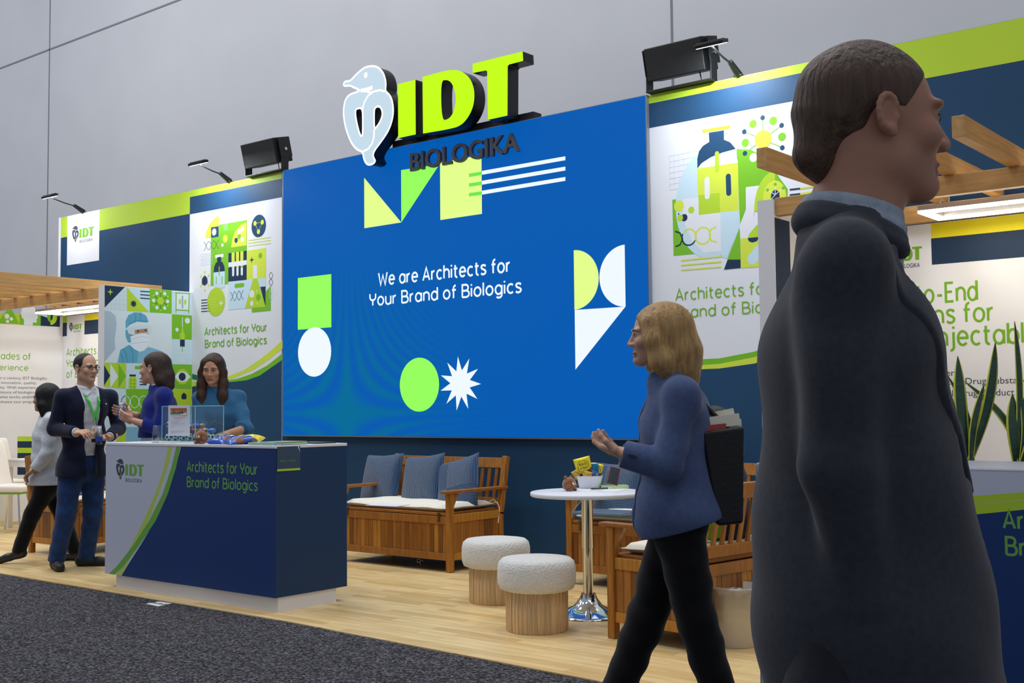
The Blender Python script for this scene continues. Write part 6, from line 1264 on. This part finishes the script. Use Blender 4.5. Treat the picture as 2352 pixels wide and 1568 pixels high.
S = SDF(.007); p.trunk(S, .018, .95, 1.0, 1.03, .044, 1.06); p.sleeve(S, 'L', (.058, .062, .062), .12); p.sleeve(S, 'R', (.058, .062, .062), .12); S.rc(p.J['neck']+UP*.12, p.J['neck']-UP*.0, .07, .062, .01, 's'); S.fold = (.004, 30); S.cut(p.J['pel']-UP*.02, -UP); p.put(S, 't_shirt', fab('tshirt_blue', '#2f6187', bump=.4, bscale=60))
p.trousers(blackcloth, (.092, .066, .056), .010); p.shoe('L', f, shoeb, soleb, .92); p.shoe('R', f, shoeb, soleb, .92)
# ---------------------------------------------------------------- the woman in the white jacket walking left
T = 9.74; f = nrm(-R0); D = lambda x, y, t=0.0: dep(x, y, T+t)
J = dict(pel=D(113, 1098), che=D(115, 1000), neck=D(115, 950), SL=D(118, 966, -.15), SR=D(114, 965, .17), EL=D(108, 1040, -.20), ER=D(122, 1036, .20), WL=D(80, 1078, -.20), WR=D(128, 1090, .2), HL=D(113, 1110, -.08), HR=D(113, 1110, .08), KL=D(74, 1180, -.08), KR=D(146, 1192, .08), AL=D(44, 1262, -.08), AR=D(172, 1263, .08))
base = (float(J['pel'][0]), float(J['pel'][1]), 0.0)
p = Person('person in white jacket and black trousers walking left behind the man in blazer', J, f, base, '#b98d74', '#121113')
p.head(D(104, 915), V(-.80, -.60, -.06), UP, .93, .004, 0, 1); p.eyes(); p.limbs(sk=.9)
p.hand('L', D(66, 1088, -.20)-D(80, 1078, -.20), -UP, .8, .88); p.hand('R', -UP, -f, .8, .88); p.finish()
S = SDF(.006); L = p.L; A = p.H[1]; S.ell(L(-.024, 0, .036), np.array((.108, .09, .097)), A, .02); S.chain([L(-.04, 0, .02), L(-.06, 0, -.08), L(-.055, 0, -.17), L(-.05, 0, -.20)], [.085, .082, .066, .03], .04)
for y in (-1, 1): S.chain([L(.02, y*.06, .04), L(.0, y*.075, -.06), L(-.005, y*.06, -.17)], [.030, .035, .02], .03)
S.ell(L(.10, 0, -.03), np.array((.074, .085, .10)), A, .015, 's'); S.fold = (.002, 14); p.put(S, 'hair', p.hm)
S = SDF(.008); p.trunk(S, .024, .92, 1.03, 1.08, .044, 1.12); S.ell(p.J['pel']-UP*.05, (.168, .185, .17), p.ax, .06); p.sleeve(S, 'L', (.056, .052, .046), .95); p.sleeve(S, 'R', (.056, .052, .046), .95); S.rc(p.J['neck']+UP*.12, p.J['neck']+UP*.01, .065, .06, .01, 's'); S.fold = (.004, 32); S.cut(D(112, 1112)-p.b, -UP); p.put(S, 'jacket', fab('jacket_white', '#d3d7dc', bump=.3, bscale=50))
p.trousers(blackcloth, (.090, .064, .056), .010); p.shoe('L', (f[0], f[1], .25), lea_b, soleb, .9); p.shoe('R', (f[0], f[1]), lea_b, soleb, .9)
# ---------------------------------------------------------------- the blonde woman walking left
T = 4.45; f = nrm(-R0); D = lambda x, y, t=0.0: dep(x, y, T+t)
J = dict(pel=D(1556, 1165), che=D(1553, 972), neck=D(1536, 862), SL=D(1566, 905, -.16), SR=D(1552, 903, .17), EL=D(1533, 1072, -.20), ER=D(1530, 1062, .20), WL=D(1428, 1040, -.16), WR=D(1432, 1042, .10), HL=D(1556, 1205, -.08), HR=D(1556, 1205, .09), KL=D(1600, 1425, -.08), KR=D(1485, 1420, .09), AL=D(1664, 1628, -.08), AR=D(1408, 1652, .09))
J['AR'][2] = .09; J['AL'][2] = max(.105, J['AL'][2])
base = (float(J['pel'][0]), float(J['pel'][1]), -.006)
p = Person('person with blonde hair and blue blazer walking left, black tote behind her', J, f, base, '#c79c84', '#a98552')
p.head(D(1510, 772), V(-R0[0]*.98-.1, -R0[1]*.98-.02, -.04), UP, 1.0, .0036, 0, 1); p.eyes(); p.limbs(sk=.95)
p.hand('L', D(1382, 1028, -.10)-D(1428, 1040, -.16), UP*.8+F0*.3, .7, .95); p.hand('R', D(1385, 1030, .06)-D(1432, 1042, .10), UP*.8-F0*.3, .7, .95); p.finish()
S = SDF(.005); L = p.L; A = p.H[1]; S.ell(L(-.026, 0, .036), np.array((.110, .092, .099)), A, .02); S.chain([L(-.05, 0, .02), L(-.080, 0, -.07), L(-.095, 0, -.15), L(-.115, 0, -.19)], [.085, .080, .060, .022], .04)
for y in (-1, 1): S.chain([L(.03, y*.062, .05), L(.025, y*.080, -.02), L(.0, y*.080, -.10), L(-.03, y*.065, -.165)], [.026, .030, .040, .022], .03)
S.ell(L(.112, 0, -.03), np.array((.076, .075, .11)), A, .015, 's'); S.fold = (.0025, 12); p.put(S, 'hair', p.hm)
S = SDF(.007); p.trunk(S, .008, .95); S.chain([p.J['neck']+A[0]*.058*math.cos(a)+A[1]*.058*math.sin(a) for a in np.linspace(.4, 2*math.pi-.4, 48)], [.012]*48, .006); p.put(S, 'top', fab('top_dark', '#1c2236'))
S = SDF(.0055); p.trunk(S, .026, .95, 1.06, 1.12, .046, 1.12); S.ell(p.J['pel']-UP*.04-p.f*.02, (.180, .195, .18), p.ax, .07); p.sleeve(S, 'L', (.060, .056, .050), .93); p.sleeve(S, 'R', (.060, .056, .050), .93); S.rc(p.J['neck']+UP*.12, p.J['neck']+UP*.012, .07, .064, .01, 's'); S.chain([p.J['neck']+A[0]*.066*math.cos(a)+A[1]*.066*math.sin(a)+UP*(-.010-.016*math.cos(a)) for a in np.linspace(.6, 2*math.pi-.6, 48)], [.014]*48, .01); S.fold = (.0035, 24); S.cut(D(1548, 1212)-p.b, nrm(-UP*1.0-p.f*.30)); S.box(p.J['che']+p.f*.17-UP*.14, (.06, .014, .3), p.ax, .01, .01, 's'); p.put(S, 'blazer', fab('blazer_blue', '#4c5c82', bump=.15, bscale=200))
b = MB()
for i in range(3): b.cyl(p.J['EL']+(p.J['WL']-p.J['EL'])*(.74+.06*i)+F0*-.054, p.J['EL']+(p.J['WL']-p.J['EL'])*(.74+.06*i)+F0*-.058, .006, n=10)
b.build('sleeve_buttons', mat('button_dark', '#20263c', .3), p.t)
p.trousers(blackcloth, (.100, .074, .066), .009, (.004, 30)); p.shoe('R', (f[0], f[1]), lea_b, soleb, .95); p.shoe('L', (f[0], f[1], .45), lea_b, soleb, .95)
tbp = D(1655, 1095, -.10); t = thing('tote_bag', 'black tote bag with papers at the back of the blonde person', 'bag', tbp); aw = R0*.95+UP*.05
m = MB(); P = []
for x, z, dp in ((-.075, .17, .05), (.085, .19, .05), (.075, -.17, .04), (-.02, -.18, .04)):
    for s in (-1, 1): P.append(R0*x+UP*z+F0*s*dp)
m.add(P, [(0, 2, 4, 6), (1, 7, 5, 3), (0, 1, 3, 2), (2, 3, 5, 4), (4, 5, 7, 6), (6, 7, 1, 0)]); m.build('bag', mat('tote_black', '#0c0c0f', .6, bump=.2, bscale=90), t, .012, 3)
MB().tube([R0*-.05+UP*.17, R0*-.10+UP*.28, R0*-.12+UP*.335-F0*.0, R0*-.08+UP*.30, R0*.03+UP*.18], .009, 8).build('strap', mat('tote_strap', '#101013', .5), t)
pp = MB()
for i, (dx, dz, a, k) in enumerate(((-.02, .205, .12, 0), (.0, .190, .05, 0), (-.01, .222, .2, 0))): pp.obox(R0*dx+UP*dz+F0*(.012*i-.01), (.095-.012*i, .003, .022), frame(R0+UP*a, UP), 0)
pp.obox(R0*-.04+UP*.183-F0*.03, (.06, .002, .012), frame(R0+UP*.1, UP), 1); po = pp.build('papers', [mat('paper_cream', '#fff'), mat('paper_red', '#a8423f', .6)], None); po.location = t.location; tag(po, 'cream papers sticking out of the black tote bag', 'papers')
# ---------------------------------------------------------------- the man in the dark suit, close to the camera
T = 1.86; f = nrm(R0); D = lambda x, y, t=0.0: dep(x, y, T+t)
J = dict(pel=D(1965, 1290), che=D(1945, 830), neck=D(1958, 508), SL=D(1950, 605, .16), SR=D(1940, 622, -.14), EL=D(1960, 1040, .19), ER=D(1925, 1070, -.165), WL=D(2040, 1330, .15), WR=D(1990, 1380, -.14), HL=D(1962, 1400, .09), HR=D(1962, 1400, -.08), KL=D(2110, 1950, .09), KR=D(1880, 1960, -.08), AL=D(2260, 2560, .09), AR=D(1700, 2560, -.08))
J['AL'][2] = .085; J['AR'][2] = .11
base = (float(J['pel'][0]), float(J['pel'][1]), -.006)
p = Person('person in dark charcoal suit walking right, close to us at the right', J, f, base, '#a87862', '#4d392c')
p.head(D(2005, 290), V(R0[0]*.97+F0[0]*.05, R0[1]*.97+F0[1]*.05, -.02), UP, 1.06, .0032); p.eyes(); p.limbs(sk=1.05)
p.hand('R', V(R0[0]*.2, R0[1]*.2, -.95), F0*1.0, .5, 1.0, thumb=.6); p.hand('L', V(R0[0]*.2, R0[1]*.2, -.95), -F0, .6, 1.0, thumb=.6); p.finish()
S = SDF(.0042); L = p.L; A = p.H[1]; k_ = 1.06
S.ell(L(-.018, 0, .040), np.array((.101, .082, .090))*k_, A, .02); S.chain([L(-.068, 0, .0), L(-.086, 0, -.045), L(-.076, 0, -.075)], [.052*k_, .030*k_, .016*k_], .03); S.ell(L(.088, 0, -.020), np.array((.080, .11, .094))*k_, A, .012, 's'); S.ell(L(-.002, .085, -.035), np.array((.040, .034, .052))*k_, A, .012, 's'); S.ell(L(-.002, -.085, -.035), np.array((.040, .034, .052))*k_, A, .012, 's'); S.fold = (.0012, 40); p.put(S, 'hair', p.hm)
S = SDF(.006); p.trunk(S, .012, 1.0, 1.0); nb = p.J['neck']; S.chain([nb+A[0]*.066*math.cos(a)+A[1]*.066*math.sin(a)+UP*(.016-.014*math.cos(a)) for a in np.linspace(.3, 2*math.pi-.3, 48)], [.012]*48, .006); S.chain([nb+A[0]*.068*math.cos(a)+A[1]*.068*math.sin(a)+UP*(-.006-.014*math.cos(a)) for a in np.linspace(.3, 2*math.pi-.3, 48)], [.014]*48, .006); S.cut(p.J['pel']+UP*.05, -UP); p.put(S, 'shirt', fab('shirt_grey_blue', '#9aa6b4', bump=.2))
sj = fab('suit_charcoal', '#353841', bump=.04, bscale=300, noise=.14, nscale=80)
blazer(p, sj, .024, .040, .075, hem=p.J['pel']-UP*.34, slv=(.062, .056, .049), coat=1, hip=.90, wst=1.02, name='suit_jacket', h=.0055, fold=(.0045, 15), skirt=.84)
S = SDF(.005); S.chain([nb+A[0]*.074*math.cos(a)+A[1]*.076*math.sin(a)+UP*(-.016-.030*math.cos(a)) for a in np.linspace(.7, 2*math.pi-.7, 48)], [.013]*48, .01); S.chain([nb+A[0]*.080*math.cos(a)+A[1]*.084*math.sin(a)+UP*(-.032-.034*math.cos(a)) for a in np.linspace(.8, 2*math.pi-.8, 48)], [.012]*48, .01); p.put(S, 'collar', sj)
p.trousers(fab('suit_trouser', '#2b2d34', bump=.04), (.100, .074, .062), .010); p.shoe('R', (f[0], f[1], .2), shoeb, soleb, 1.05); p.shoe('L', (f[0], f[1]), shoeb, soleb, 1.05)
# ---------------------------------------------------------------- the seated person on the near bench
f = nrm(V(*dirf)); so = c3-V(*dirf)*.06; pel = V(so[0], so[1], .615); lf = nrm(np.cross(UP, f))
def Q(fw, l, z): return pel+f*fw+lf*l+UP*z
J = dict(pel=pel, che=Q(.07, 0, .26), neck=Q(.10, 0, .42), SL=Q(.09, .17, .37), SR=Q(.09, -.17, .37), EL=Q(.18, .22, .13), ER=Q(.18, -.22, .13), WL=Q(.36, .12, .06), WR=Q(.36, -.12, .06), HL=Q(.03, .09, -.02), HR=Q(.03, -.09, -.02), KL=Q(.44, .12, -.03), KR=Q(.44, -.12, -.03), AL=Q(.43, .13, -.52), AR=Q(.40, -.10, -.52))
J['AL'][2] = J['AR'][2] = .095
base = (float(pel[0]), float(pel[1]), 0.0)
p = Person('person seated on the near bench, dark hair and navy clothes, half hidden', J, f, base, '#b58a72', '#15151c')
hO = dep(1637, 985, float(np.dot(Q(.13, 0, .52)-CAM, _F))); p.head(hO, f+UP*-.12, UP, .98, .004); p.eyes(); p.limbs()
p.hand('L', f, -UP, .6); p.hand('R', f, -UP, .6); p.finish()
S = SDF(.006); L = p.L; A = p.H[1]; S.ell(L(-.020, 0, .040), np.array((.103, .083, .092)), A, .02); S.chain([L(-.06, 0, .0), L(-.08, 0, -.06)], [.07, .045], .03); S.ell(L(.095, 0, -.025), np.array((.082, .11, .095)), A, .012, 's')
for y in (-1, 1): S.ell(L(.01, y*.088, -.03), np.array((.038, .03, .05)), A, .012, 's')
p.put(S, 'hair', p.hm)
S = SDF(.008); p.trunk(S, .024, .98, 1.03, 1.05); p.sleeve(S, 'L', (.062, .056, .047), .95); p.sleeve(S, 'R', (.062, .056, .047), .95); S.rc(p.J['neck']+UP*.12, p.J['neck']+UP*.015, .07, .062, .01, 's'); S.fold = (.004, 30); p.put(S, 'jacket', fab('jacket_navy', '#1a2340'))
p.trousers(fab('trouser_navy', '#1c2a52'), (.095, .07, .056), .010); shb = mat('shoe_brown', '#5a2f1c', .4, coat=.3); p.shoe('L', f, shb, soleb); p.shoe('R', f, shb, soleb)
